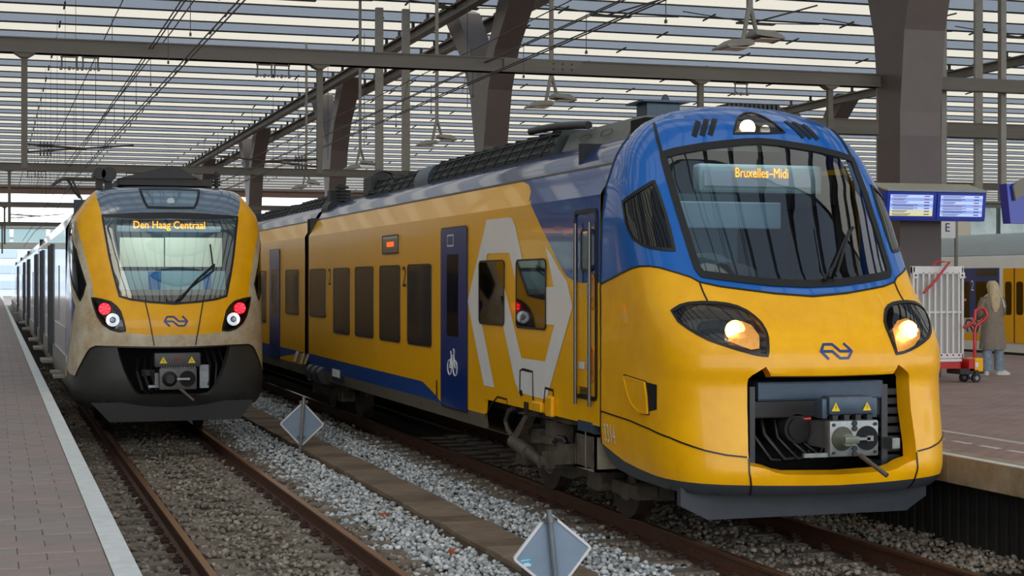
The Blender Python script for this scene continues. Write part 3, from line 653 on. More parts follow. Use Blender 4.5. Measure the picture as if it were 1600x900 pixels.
# cab door: recessed panel between two chrome rails
y0, y1, z0, z1 = rect_px(900, 328, 933, 624)
cd = obj('cab_door', ribbon(rrect(y0, z0, y1, z1, .05), lambda y, z, o: Vector((XS-.006-o, y, z)), .04, True, .3, .012), BLACK, t2, label='black frame of the cab door')
yk = rect_px(903, 346, 931, 620)
for yy in (yk[0]+.05, yk[1]-.06): obj('grab_rail', MB().tube([(XS-.05, yy, 3.0), (XS-.05, yy, 1.2)], .019, 12), RAILC, cd, smooth=50)
a_ = rect_px(911, 359, 927, 422); win('door_window', 911, 359, 927, 422, mat('cab_door_glass', (70, 84, 80), .05, coat=1), .05, .02, cd, True)
for (t_, b_) in ((428, 484), (542, 598)):
    y0, y1, z0, z1 = rect_px(918, t_, 930, b_); cyy = (y0+y1)/2
    q = [(cyy+.10*math.cos(t)-.03, (z0+z1)/2+(z1-z0)/2*math.sin(t)) for t in np.linspace(0, 2*math.pi, 25)[:-1]]
    hrec = obj('handle_recess', MB().prism(q, lambda y, z, x: (x, y, z), XS, XS-.014), mat('recess_orange', (232, 140, 10), .35, coat=.4), cd)
    obj('door_handle', MB().tube([(XS-.02, cyy-.05, (z0+z1)/2+.14), (XS-.06, cyy-.05, (z0+z1)/2+.08), (XS-.06, cyy-.05, (z0+z1)/2-.04), (XS-.02, cyy-.05, (z0+z1)/2-.08)], .012, 8), STEEL, hrec)
y0, y1, z0, z1 = rect_px(905, 566, 914, 577); obj('notice_sticker', MB().box(XS-.005, XS-.007, y0, y1, z0, z1), WPRINT, cd)
y0, y1, z0, z1 = rect_px(907, 605, 922, 621); mb = MB()
for k in range(6): mb.box(XS-.004, XS-.012, y0, y1, z0+(z1-z0)*k/6, z0+(z1-z0)*(k+.55)/6)
obj('louvre', mb, BLACK, cd)
# class numbers
for x_, y_ in ((515.4, 434), (632, 434)):
    c0 = PX(x_, y_); obj('class_number', text_mb('2', .42, lambda u, v: Vector((XS-.004, c0.y-u, c0.z+v)), font_scale_x=1.25), PRINT, t2)
# round the wheel arch: hatches and steps
def lineX(pp, w, m=BLACK, name='panel_gap', off=.006): return obj(name, ribbon(polyX(pp), lambda y, z, o: Vector((XS-off-o, y, z)), w, False, .3, .003), m, t2)
lineX([(813, 615), (813.5, 579), (818, 577), (833, 581), (834, 632)], .03); lineX([(834, 630), (850, 633), (853, 606), (865, 610), (866, 640)], .03)
lineX([(759, 652), (768, 632), (778, 620), (793, 624), (793, 632)], .02); lineX([(683, 594), (683, 622)], .05)
for a_, b_ in (((836, 629), (851, 645)), ((858, 620), (868, 652))):
    y0, y1, z0, z1 = rect_px(a_[0], a_[1], b_[0], b_[1]); obj('step_cover', MB().box(XS-.05, XS, y0, y1, z0, z1, bev=.02), YEL_D, t2)
mb = MB()
for x_, y_ in ((821, 636), (825, 637), (842, 642), (846, 643)):
    c0 = PX(x_, y_); mb.box(XS-.004, XS-.009, c0.y-.03, c0.y+.03, c0.z-.06, c0.z+.06)
obj('slot', mb, BLACK, t2)
c0 = PX(815.5, 614); obj('lock', MB().cyl((XS, c0.y, c0.z), (XS-.015, c0.y, c0.z), .035, 12), BLACK, t2)
# fill of body between wheel bay and lower edge near the cab (yellow comes down to 1.02)
yw0, yw1 = PX(800, 640).y, PX(752, 640).y
arch = [(yw0-.1, 1.03)]+[(yw0-.1+(yw1-yw0+.25)*k/10, 1.03+.22*math.sin(math.pi*k/10)) for k in range(11)]
# jumper cables and white markers at the car joint
mb = MB()
for a_ in ((459, 551.5, 471, 562), (470, 555, 480, 566), (477, 556, 486, 566)):
    c0 = PX((a_[0]+a_[2])/2, (a_[1]+a_[3])/2); w = .13 if a_[0] == 459 else .08
    mb.prism([(c0.y+w+.18, c0.z-.10), (c0.y-w+.18, c0.z-.10), (c0.y-w-.14, c0.z+.10), (c0.y+w-.14, c0.z+.10)], lambda y, z, x: (x, y, z), XS-.03, XS-.012)
obj('white_marker', mb, WPRINT, t2)
mb = MB(); gy = cars[0][1]
for k in range(6): mb.tube([(XS+.15, gy-1.2+.15*k, .95), (XS+.02, gy-.9+.15*k, .72-.03*k), (XS+.05, gy-.3+.12*k, .62), (XS+.1, gy+.6, .85)], .035, 7)
for k in range(3): mb.cyl((XS+.05, gy-1.5+k*.5, .75), (XS+.05, gy-1.2+k*.5, .75), .16, 14)
obj('joint_cables', mb, GREYD, t2, smooth=50)
mb = MB().box(XS, XS+.3, gy-3.2, gy-2.2, .72, .98).box(XS-.01, XS, gy-2.9, gy-2.3, .78, .93); obj('battery_box', mb, GREYD, t2)
mb = MB()
for k in range(9): mb.box(XS-.02, XS-.01, gy-2.9+k*.07, gy-2.86+k*.07, .79, .92)
obj('radiator_fin', mb, WPRINT, t2)
# coiled cables and insulators on the roof at the joint
mb = MB(); g0 = PX(530, 300)
for k in range(5): r_ = .46-.055*k; mb.tube([(CX-.42+r_*math.cos(t)*.9, gy-2.0+.10*k+.35*math.cos(t), 3.90+r_*math.sin(t)) for t in np.linspace(0, math.pi, 15)], .028, 7)
obj('roof_cable', mb, BLACK, t2, smooth=60)
mb = MB(); obj('roof_box', MB().box(CX-.95, CX-.5, gy-3.3, gy-2.6, 3.88, 4.2, bev=.03), GREYD, t2); obj('roof_box', MB().box(CX-1.0, CX-.6, gy+.05, gy+.35, 3.8, 4.15, bev=.03), GREYD, t2); obj('roof_drum', MB().cyl((CX-1.0, gy-.5, 3.75), (CX-1.0, gy+.1, 3.75), .16, 14), GREYD, t2)
for k in range(6): mb.cyl((CX-.85, gy-.3, 3.85+.06*k), (CX-.85, gy-.3, 3.88+.06*k), .13, 12)
mb.cyl((CX-.85, gy-.3, 3.8), (CX-.85, gy-.3, 4.22), .05, 8); obj('roof_insulator', mb, GREYD, t2, smooth=40)
# roof equipment rows
def roofpod(y0, y1, x0=.98, zt=4.16, m=ROOFEQ, name='roof_unit', ribs=True):
    r = []
    for y in (y0, y1):
        r.append([(CX-x0, y, 3.78), (CX-.82*x0, y, zt-.02), (CX-.70*x0, y, zt), (CX+.70*x0, y, zt), (CX+.82*x0, y, zt-.02), (CX+x0, y, 3.78)])
    o = obj(name, MB().loft(r), m, t2)
    if ribs:
        k = int((y1-y0)/.42); mb = MB()
        for i in range(k):
            yy = y0+(i+.5)*(y1-y0)/k; mb.tube([(CX-x0-.015, yy, 3.86), (CX-.84*x0, yy, zt-.01), (CX-.6*x0, yy, zt+.015)], .016, 5)
        for zz in (.25, .55, .85): mb.tube([(CX-x0+.18*x0*zz-.02, y0, 3.82+(zt-3.82)*zz), (CX-x0+.18*x0*zz-.02, y1, 3.82+(zt-3.82)*zz)], .014, 5)
        obj('cooling_rib', mb, GREYD, o)
    return o
pod = roofpod(15.5, 17.5, .90, 4.12, ROOFEQ2, 'roof_hood', False)
for yy in (16.1, 16.75):
    q = rrect(-.16, -.075, .16, .075, .07); obj('hatch_outline', ribbon(q, lambda a, b, o, yy=yy: Vector((CX-.90+.162*((b+.5)/1.0)-.012-o, yy+a, 3.78+.42*(b+.5))), .02, True, .2, .004), BLACK, pod)
q = MB().box(CX-.80, CX-.4, 15.1, 15.5, 3.86, 4.06); obj('mesh_grille', q, VOID, t2)
mb = MB(); a0 = (CX-.5, 15.3, 4.15)
mb.box(CX-.50, CX-.12, 15.8, 16.1, 4.1, 4.30, bev=.02).box(CX-.58, CX-.05, 15.7, 16.2, 4.29, 4.31).cyl((CX-.25, 15.9, 4.31), (CX-.25, 15.9, 4.39), .06, 14, .02)
obj('roof_antenna', mb, STEELB, t2)
mb = MB()
for k in range(12): mb.box(CX+.15+.05*k, CX+.18+.05*k, 15.2, 15.5, 4.1, 4.24)
mb.box(CX+.1, CX+.8, 15.22, 15.6, 4.05, 4.20)
obj('roof_resistor', mb, GREYD, t2)
roofpod(17.6, 20.4); roofpod(20.45, 23.0); obj('roof_bellows', MB().cyl((CX-.7, 23.1, 3.9), (CX-.7, 23.9, 3.9), .26, 16), STEELB, t2, smooth=40)
roofpod(24.0, 25.6, .96, 4.12, ROOFEQ); roofpod(25.7, 27.2)
obj('roof_pipe', MB().tube([(CX-.85, y, 4.0+.22*math.sin((y-15.5)/2)) for y in np.linspace(16.6, 18.6, 9)], .045, 8), BLACK, t2, smooth=60)
for y0, y1 in cars[1:]: roofpod(y0+1.0, y0+4.0, .9, 4.1); roofpod(y0+5, y0+9, .9, 4.1); roofpod(y0+10, y0+15, .9, 4.1)
# bogies
def bogie(yc, full):
    b = bpy.data.objects.new('bogie', None); COL.objects.link(b); b.parent = t2
    for dy in (-1.2, 1.2):
        for sx in (-1, 1):
            x = CX+sx*.755; mb = MB().cyl((x-.06, yc+dy, .45), (x+.06, yc+dy, .45), .45, 36).cyl((x+sx*.06, yc+dy, .45), (x+sx*.08, yc+dy, .45), .2, 20).cyl((x-sx*.09, yc+dy, .45), (x-sx*.06, yc+dy, .45), .475, 36)
            obj('wheel', mb, mat('wheel_steel', (74, 64, 54), .55, .3, var=.2), b, smooth=30)
            if full and sx < 0:
                obj('wheel_disc', MB().cyl((x-.062, yc+dy, .45), (x-.068, yc+dy, .45), .27, 28), STEEL, b)
        obj('axle', MB().cyl((CX-.8, yc+dy, .45), (CX+.8, yc+dy, .45), .08, 12), GREYD, b)
    for sx in (-1, 1):
        x = CX+sx*1.05
        mb = MB().prism([(yc-1.5, .50), (yc-1.35, .66), (yc-.7, .66), (yc-.45, .48), (yc+.45, .48), (yc+.7, .66), (yc+1.35, .66), (yc+1.5, .50), (yc+1.35, .36), (yc+.8, .40), (yc+.45, .32), (yc-.45, .32), (yc-.8, .40), (yc-1.35, .36)], lambda y, z, t, x=x: (x+t, y, z), -.09, .09)
        for dy in (-1.2, 1.2): mb.box(x-.13, x+.13, yc+dy-.17, yc+dy+.17, .30, .60, bev=.03)
        obj('bogie_frame', mb, GREYB, b)
        obj('air_spring', MB().cyl((x, yc, .50), (x, yc, .92), .22, 20).cyl((x, yc, .66), (x, yc, .74), .25, 20), GREYB, b, smooth=40)
    if full:
        x = XS+.06
        pa, pb = onX(802, 690, x), onX(846, 722, x)
        obj('damper', MB().cyl(pa, pa.lerp(pb, .55), .075, 16).cyl(pa.lerp(pb, .5), pb, .055, 16).cyl(pb+Vector((-.03, 0, 0)), pb+Vector((.1, 0, 0)), .07, 14), GREYB, b, smooth=40)
        pts_ = [onX(*p, x+.02) for p in ((803, 637), (795, 642), (790, 658), (794, 672), (800, 680))]; obj('hose', MB().tube(pts_, .028, 8), GREYB, b, smooth=60)
        y0, y1 = onX(808, 650, x).y, onX(868, 650, x).y
        obj('bracket', MB().prism([(onX(*p, x).y, onX(*p, x).z) for p in ((808, 646), (860, 655), (893, 664), (893, 655), (822, 640))], lambda y, z, t: (t, y, z), x, x+.3), GREYB, b)
        obj('bracket', MB().prism([(onX(*p, x).y, onX(*p, x).z) for p in ((800, 680), (820, 646), (826, 648), (808, 686))], lambda y, z, t: (t, y, z), x, x+.1), GREYB, b)
        obj('spring_column', MB().cyl(onX(836, 662, x+.25), onX(836, 700, x+.25), .05, 10).cyl(onX(851, 668, x+.3), onX(851, 690, x+.3), .17, 18), GREYB, b, smooth=40)
        y0, y1 = onX(865, 700, x).y, onX(893, 700, x).y
        obj('brake_box', MB().prism([(onX(*p, x-.02).y, onX(*p, x-.02).z) for p in ((862, 727), (877, 693), (893, 695), (893, 725))], lambda y, z, t: (t, y, z), x-.05, x+.3), GREYB, b)
        obj('brake_box', MB().prism([(onX(*p, x-.02).y, onX(*p, x-.02).z) for p in ((840, 705), (863, 706), (864, 732), (846, 734))], lambda y, z, t: (t, y, z), x+.02, x+.3), GREYB, b)
        obj('hanger', MB().box(x+.1, x+.2, onX(863, 700, x).y, onX(868, 700, x).y, .45, 1.0), GREYB, b)
        pts_ = [onX(*p, x) for p in ((866, 690), (872, 684), (882, 686), (886, 694))]; obj('hose', MB().tube(pts_, .03, 8), BLACK, b, smooth=60)
    return b
wy = onX(972, 790, CX-.755).y; wy2 = onX(878, 750, CX-.755).y
bogie((wy+wy2)/2+.0, True); bogie(29.6, False); bogie(47.5, False)
# step / foot box under the cab door
x = XS-.01; q = [(onX(*p, x).y, onX(*p, x).z) for p in ((899, 671), (930, 678), (930, 734), (900, 729))]
fb = obj('foot_step', MB().prism(q, lambda y, z, t: (t, y, z), x, x+.02), GREYB, t2)
y0 = min(a for a, b in q); y1 = max(a for a, b in q); zt_ = q[0][1]; zb_ = q[3][1]
mb = MB().box(x, x+.3, y0, y1, zt_-.03, zt_).box(x, x+.3, y0, y1, zb_, zb_+.03).box(x, x+.3, y0, y0+.03, zb_, zt_).box(x, x+.3, y1-.03, y1, zb_, zt_).box(x-.002, x+.3, y0+(y1-y0)*.45, y0+(y1-y0)*.50, zb_, zt_)
obj('foot_step_frame', mb, mat('step_grey', (140, 130, 112), .6, var=.15, vscale=8), fb)
bpy.data.objects.remove(fb) if False else None
obj('foot_step_bracket', MB().box(x, x+.2, y0+.1, y0+.5, zt_, 1.04), STEELB, t2)
mb = MB().box(CX-1.1, CX-.9, wy-1.3, wy-.6, .32, .45).box(CX-.9, CX-.7, wy-1.25, wy-1.1, .3, .6).box(CX-1.05, CX-1.0, wy-1.0, wy-.9, .45, .8)
obj('rail_guard', mb, GREYB, t2)
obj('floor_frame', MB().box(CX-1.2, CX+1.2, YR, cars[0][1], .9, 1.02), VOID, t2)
# ================================================================ THE STATION
def pl_left(): pass
XE1, ZP1 = 0.77, 0.80          # left platform edge and height
XE2, ZP2 = 8.68, 0.76          # right platform
# ---- materials of the ground
def brickmat(name, c1, c2, cm, bw, bh, loc=(0, 0, 0), rot=0.0, scale_tone=0.35):
    m = mat(name, c1, 0.75, var=0.06, vscale=1.2); nt = m.node_tree; N = nt.nodes; L = nt.links; b = N['Principled BSDF']
    t = N.new('ShaderNodeTexCoord'); mp = N.new('ShaderNodeMapping'); mp.inputs['Location'].default_value = loc; mp.inputs['Rotation'].default_value = (0, 0, rot)
    br = N.new('ShaderNodeTexBrick'); br.inputs['Scale'].default_value = 1; br.inputs['Brick Width'].default_value = bw; br.inputs['Row Height'].default_value = bh
    br.inputs['Mortar Size'].default_value = 0.006; br.inputs['Mortar Smooth'].default_value = .3; br.inputs['Color1'].default_value = srgb(c1); br.inputs['Color2'].default_value = srgb(c2); br.inputs['Mortar'].default_value = srgb(cm)
    br.inputs['Bias'].default_value = -.2
    L.new(t.outputs['Object'], mp.inputs[0]); L.new(mp.outputs[0], br.inputs['Vector'])
    no = N.new('ShaderNodeTexNoise'); no.inputs['Scale'].default_value = 1.3; no.inputs['Detail'].default_value = 5; L.new(t.outputs['Object'], no.inputs['Vector'])
    mr = N.new('ShaderNodeMapRange'); mr.inputs[1].default_value = .3; mr.inputs[2].default_value = .7; mr.inputs[3].default_value = .86; mr.inputs[4].default_value = 1.1; L.new(no.outputs['Fac'], mr.inputs[0])
    mx = N.new('ShaderNodeMix'); mx.data_type = 'RGBA'; mx.blend_type = 'MULTIPLY'; mx.inputs[0].default_value = 1
    cb = N.new('ShaderNodeCombineColor')
    for k in range(3): L.new(mr.outputs[0], cb.inputs[k])
    L.new(br.outputs['Color'], mx.inputs[6]); L.new(cb.outputs[0], mx.inputs[7]); L.new(mx.outputs[2], b.inputs['Base Color'])
    bp = N.new('ShaderNodeBump'); bp.inputs['Strength'].default_value = .4; bp.inputs['Distance'].default_value = .004; bp.invert = True
    L.new(br.outputs['Fac'], bp.inputs['Height']); L.new(bp.outputs[0], b.inputs['Normal'])
    return m
PAVM = brickmat('platform_paving', (150, 138, 134), (142, 130, 127), (96, 88, 85), .33, .25)
PAV2 = brickmat('red_paving', (160, 134, 126), (146, 120, 114), (104, 88, 84), .22, .11)
PAVER = mat('clay_paver', (156, 138, 132), 0.72, c2=(142, 122, 118), vscale=5, island=.12, bump=.12, bscale=120)
CONC = mat('concrete', (172, 162, 142), 0.75, c2=(128, 112, 88), vscale=2.6, bump=.15, bscale=30)
CONCD = mat('trough_concrete', (140, 122, 102), 0.8, c2=(112, 96, 80), vscale=2.2, island=.12, bump=.15, bscale=60)
PWHITE = mat('painted_white_edge', (226, 230, 230), 0.55, c2=(206, 210, 210), vscale=9, bump=.1, bscale=60)
BALL = mat('fresh_ballast_stone', (216, 218, 216), 0.8, c2=(156, 162, 166), vscale=9, island=.42)
BALLD = mat('rusty_ballast_stone', (164, 154, 140), 0.85, c2=(112, 102, 90), vscale=4, island=.42)
GRIT = mat('ballast_bed', (96, 90, 82), 0.95, c2=(58, 52, 46), vscale=26, bump=.5, bscale=60)
SLEEP = mat('sleeper_concrete', (136, 126, 114), 0.8, c2=(106, 94, 82), vscale=7, bump=.2)
DARKW = mat('sheet_pile', (44, 42, 40), 0.7, var=.2, vscale=3)
# ---- platforms
pf = thing('platform_left', 'left platform of grey-red pavers with a white painted edge', 'platform', (-4, 60, 0), kind='structure')
obj('platform_slab', MB().box(-7, XE1-.145, -12, 190, -.4, ZP1-.012).box(XE1-.16, XE1-.02, -12, 190, .55, ZP1-.01), PAVM, pf)
obj('platform_wall', MB().box(-7, XE1-.10, -12, 190, -.5, .6), DARKW, pf)
obj('edge_strip', MB().box(XE1-.145, XE1, -12, 190, ZP1-.13, ZP1+.002), CONC, pf)
EDGE = (XE1-.145, XE1)
for k in range(60):
    y0 = 8.0+k*1.0; obj('white_edge_slab', MB().box(EDGE[0]+.001, EDGE[1]+.002, y0+.003, y0+.997, ZP1-.004, ZP1+.006+.001*(k % 2)), PWHITE, pf)
obj('white_edge_line', MB().box(EDGE[0]+.001, EDGE[1]+.001, 68, 190, ZP1, ZP1+.006), PWHITE, pf)
# clay pavers one by one where the photo lets them be told apart
meshes = []
for w in (1.0, .5):
    for t in range(3):
        q = MB().box(-.163*w, .163*w, -.1225, .1225, -.03, 0, bev=.004)
        me = bpy.data.meshes.new('paver'); me.from_pydata(q.v, [], q.f); me.materials.append(PAVER); me.update(); meshes.append(me)
pm = [mat('clay_paver_%s' % n, c, .72, c2=c2, vscale=5, bump=.12, bscale=120) for n, c, c2 in (('grey', (150, 139, 135), (141, 129, 125)), ('red', (154, 136, 131), (145, 127, 122)), ('brown', (145, 134, 130), (136, 124, 120)))]
for i, me in enumerate(meshes): me.materials[0] = pm[i % 3]
n_ = 0
for r in range(76):
    yc_ = 9.0+.25*r; off = 0 if r % 2 else .165; x = XE1-.147
    first = .165 if r % 2 else .33
    while x > -.45 and n_ < 300:
        w = first if first else .33
        half = w < .3; me = meshes[(3 if half else 0)+random.randrange(3)]
        o = link_mesh('paver', me, pf); o.location = (x-w/2+4, yc_-60, ZP1+random.uniform(-.001, .003)); o.rotation_euler = (random.uniform(-.004, .004), random.uniform(-.004, .004), random.uniform(-.006, .006))
        x -= w; first = None; n_ += 1
pr = thing('platform_right', 'right platform of red-brown pavers with white line and pale concrete edge', 'platform', (15, 60, 0), kind='structure')
XF = 21.9
obj('platform_slab', MB().box(XE2+.3, XF-.2, -12, 190, .52, ZP2), PAV2, pr)
obj('platform_wall', MB().box(XE2+.42, XF-.5, -12, 190, -.5, .5), DARKW, pr)
mb = MB()
for k in range(170): mb.box(XE2+.36, XE2+.425, 6+k*.16, 6.09+k*.16, -.45, .5)
tag(obj('corrugation', mb, DARKW, pr), kind='stuff')
for k in range(44):
    y0 = 4+k*1.2; obj('edge_block', MB().box(XE2, XE2+.31, y0+.004, y0+1.196, .50, ZP2+.001, bev=.006), CONC, pr)
obj('edge_kerb', MB().box(XE2, XE2+.31, 56.8, 190, .50, ZP2), CONC, pr); obj('edge_kerb', MB().box(XE2, XE2+.31, -12, 4, .50, ZP2), CONC, pr)
obj('white_line', MB().box(XE2+.02, XE2+.11, -12, 190, ZP2, ZP2+.004), PWHITE, pr)
obj('white_line', MB().box(9.98, 10.09, -12, 190, ZP2, ZP2+.004), mat('worn_line', (196, 192, 184), .7, c2=(176, 168, 160), vscale=12), pr)
for k in range(60): obj('guide_mark', MB().box(9.46, 9.54, 10+k*.5, 10.30+k*.5, ZP2, ZP2+.004), mat('mark_white', (196, 192, 184), .7) if k == 0 else bpy.data.materials['mark_white'], pr)
obj('edge_kerb', MB().box(XF-.3, XF, -12, 190, .5, ZP2+.001), CONC, pr)
pq = thing('platform_far', 'far platform beyond the white and blue train', 'platform', (31, 60, 0), kind='structure')
obj('platform_slab', MB().box(25.5, 40, -12, 190, -.4, ZP2), PAV2, pq)
# ---- ground
tag(obj('ground', MB().box(-400, 400, -60, 700, -.8, -.45), mat('ground_earth', (120, 112, 102), .95, c2=(90, 84, 76), vscale=.2), origin=(0, 0, -.8)), kind='structure')
gb = MB(); nx, ny = 50, 200; xs = np.linspace(XE1-.2, XE2+.45, nx); ys = np.concatenate([np.linspace(4, 40, 160), np.linspace(41, 190, 40)])
vs = [(x, y, -.235-.03*math.sin(x*5+y*.7)*math.cos(y*1.3)*.5) for y in ys for x in xs]
gb.add(vs, [(j*nx+i, j*nx+i+1, (j+1)*nx+i+1, (j+1)*nx+i) for j in range(len(ys)-1) for i in range(nx-1)])
tag(obj('ballast_bed', gb, GRIT, smooth=60), 'grey-brown gravel bed under both tracks', 'gravel', kind='stuff')
tag(obj('ballast_bed_far', MB().box(XF-.5, 25.6, -12, 190, -.4, -.2), GRIT), 'gravel bed under the far train beyond the right platform', 'gravel', kind='stuff')
# stones
ico_v = []; ph = (1+5**.5)/2
for a in (-1, 1):
    for b in (-ph, ph): ico_v += [(0, a, b), (a, b, 0), (b, 0, a)]
bm = bmesh.new(); bmesh.ops.create_icosphere(bm, subdivisions=1, radius=1); bm.verts.index_update()
IV = np.array([v.co[:] for v in bm.verts]); IF = np.array([[v.index for v in f.verts] for f in bm.faces]); bm.free()
def stones(name, XY, Z, size, m, label):
    n = len(XY); rng = np.random.default_rng(3)
    sc = size[:, None]*rng.uniform(.6, 1.25, (n, 3))*np.array([1, 1, .75]); V = IV[None]*sc[:, None, :]*rng.uniform(.78, 1.18, (n, 12, 1))
    a = rng.uniform(0, 6.283, n); t = rng.uniform(-.6, .6, n)
    c, s = np.cos(a)[:, None], np.sin(a)[:, None]; x, y, z = V[..., 0], V[..., 1], V[..., 2]
    ct, st = np.cos(t)[:, None], np.sin(t)[:, None]; x, z = x*ct-z*st, x*st+z*ct
    V = np.stack([x*c-y*s+XY[:, :1], x*s+y*c+XY[:, 1:2], z+Z[:, None]], -1).reshape(-1, 3)
    F = (IF[None]+np.arange(n)[:, None, None]*12).reshape(-1, 3)
    me = bpy.data.meshes.new(name); me.vertices.add(len(V)); me.vertices.foreach_set('co', V.ravel()); me.loops.add(F.size); me.loops.foreach_set('vertex_index', F.ravel())
    me.polygons.add(len(F)); me.polygons.foreach_set('loop_start', np.arange(0, F.size, 3)); me.polygons.foreach_set('loop_total', np.full(len(F), 3)); me.update(); me.validate()
    me.materials.append(m); o = link_mesh(name, me); return tag(o, label, 'gravel', kind='stuff')
rng = np.random.default_rng(5)
def field(x0, x1, y0, y1, sp):
    gx, gy = np.meshgrid(np.arange(x0, x1, sp), np.arange(y0, y1, sp)); P = np.stack([gx.ravel(), gy.ravel()], 1); return P+rng.uniform(-.5, .5, P.shape)*sp
TC = (2.47, CX)
def place(P, which):
    d1 = np.minimum(abs(P[:, 0]-TC[0]), abs(P[:, 0]-TC[1])); wob = .12*np.sin(P[:, 1]*3.1)+.08*np.sin(P[:, 1]*7.7+P[:, 0]*3)
    dirty = (d1 < 1.15+wob) | (P[:, 0] < 1.5) | (P[:, 0] > 7.9)
    P = P[dirty] if which else P[~dirty]
    ok = ~((P[:, 0] > 4.40) & (P[:, 0] < 4.97))
    for tcx in TC:
        for sx in (-.7525, .7525): ok &= abs(P[:, 0]-tcx-sx) > .085
    d1 = np.minimum(abs(P[:, 0]-TC[0]), abs(P[:, 0]-TC[1]))
    slp = (np.mod(P[:, 1]-9.0, .6)); on = (abs(slp-.3) < .12) & (d1 < 1.25)        # on a sleeper: sparse
    ok &= ~(on & (rng.uniform(0, 1, len(P)) < np.where(d1 < .42, .45, .93)))
    P = P[ok]; d1 = d1[ok]; on = on[ok]
    z = -.212+.05*rng.uniform(-.6, .7, len(P))+np.where(d1 > 1.3, .035, 0)+np.where(on, .045, 0)
    return P, z
near = np.concatenate([field(.80, 9.15, 12.6, 22, .056), field(.80, 6.3, 22, 30, .066)]); far = field(.80, 6.2, 30, 52, .10)
for which, nm, m, lb in ((0, 'ballast_stones', BALL, 'pale blue-grey fresh ballast stones beside the cable trough'), (1, 'ballast_stones_worn', BALLD, 'brown rust-stained ballast stones between and beside the rails')):
    a, za = place(near, which); b, zb2 = place(far, which)
    P = np.concatenate([a, b]); z = np.concatenate([za, zb2]); sz = np.concatenate([rng.uniform(.020, .042, len(a)), rng.uniform(.045, .06, len(b))])
    stones(nm, P, z, sz, m, lb)
for (x_, y_), lb in (((600, 806), 'orange-brown brick fragment on pale ballast, nearer the left rail'), ((710, 862), 'small reddish stone on pale ballast, close to the lower frame edge')):
    p = onZ(x_, y_, -.16); tag(obj('brick_fragment', MB().box(p.x-.05, p.x+.05, p.y-.035, p.y+.035, -.19, -.13, bev=.015).rot(.5, 'Z', p), mat('brick_orange', (178, 92, 56), .9, var=.2), origin=p), lb, 'stone')
# ---- tracks
def railprof():
    return [(-.075, -.172), (.075, -.172), (.075, -.160), (.012, -.145), (.009, -.045), (.034, -.034), (.036, -.006), (.030, 0), (-.030, 0), (-.036, -.006), (-.034, -.034), (-.009, -.045), (-.012, -.145), (-.075, -.160)]
smesh = {}
def sleepmesh():
    mb = MB()
    mb.prism([(-.13, -.30), (.13, -.30), (.11, -.175), (-.11, -.175)], lambda y, z, x: (x, y, z), -1.30, -.30).prism([(-.13, -.30), (.13, -.30), (.11, -.175), (-.11, -.175)], lambda y, z, x: (x, y, z), .30, 1.30)
    mb.box(-.3, .3, -.09, .09, -.3, -.20); me = bpy.data.meshes.new('sleeper'); me.from_pydata(mb.v, [], mb.f); me.materials.append(SLEEP); me.update(); return me
SM = sleepmesh()
def clipmesh():
    mb = MB().box(-.045, .045, -.06, .06, -.175, -.135, bev=.012).cyl((0, -.03, -.14), (0, -.03, -.10), .018, 8).tube([(-.03, .04, -.13), (.0, .05, -.115), (.035, .03, -.13), (.03, -.03, -.125)], .011, 6)
    me = bpy.data.meshes.new('rail_clip'); me.from_pydata(mb.v, [], mb.f); me.materials.append(mat('clip_rust', (66, 44, 36), .8, var=.25)); me.update(); return me
CM = clipmesh()
def track(cx, label, n, y1=190):
    t = thing('railway_track', label, 'track', (cx, 8, 0))
    for sx in (-.7525, .7525):
        r = obj('rail', MB().prism(railprof(), lambda u, z, y: (cx+sx+u, y, z), 4, y1), RAILS, t)
        obj('rail_head', MB().box(cx+sx-.031, cx+sx+.031, 4, y1, -.004, .0015), RAILT, r, label='worn shiny brown top of the rail')
    for k in range(n):
        y = 9.3+.6*k; o = link_mesh('sleeper', SM, t); o.location = (0, y-8, random.uniform(-.004, .004)); o.rotation_euler = (0, 0, random.uniform(-.008, .008))
        if k < 42:
            for sx in (-.7525, .7525):
                for d in (-.105, .105):
                    c = link_mesh('rail_clip', CM, t); c.location = (sx+d, y-8, 0); c.rotation_euler = (0, 0, 0 if d > 0 else math.pi)
    return t
track(TC[0], 'left railway track with brown rails, empty in front of the left train', 60); track(TC[1], 'right railway track carrying the yellow and blue train', 30)
track(23.6, 'railway track under the far train beyond the right platform', 0)
# ---- cable trough
ct = thing('cable_trough', 'line of brown concrete cover slabs lying between the two tracks', 'cable trough', (4.68, 12, -.3))
obj('trough_side', MB().box(4.44, 4.93, 11, 70, -.4, -.14), CONCD, ct)
y = 11.5; k = 0
while y < 46:
    l = .55; q = MB().box(4.42, 4.95, y+.008, y+l-.008, -.15, -.095+random.uniform(-.008, .008), bev=.008).rot(random.uniform(-.012, .012), 'Z', (4.68, y, 0)).rot(random.uniform(-.010, .010), 'X', (4.68, y, -.1))
    obj('cover_slab', q, CONCD if k % 3 else (mat('slab_dark', (122, 104, 86), .85, c2=(98, 84, 70), vscale=3) if k == 0 else bpy.data.materials['slab_dark']), ct); y += l; k += 1
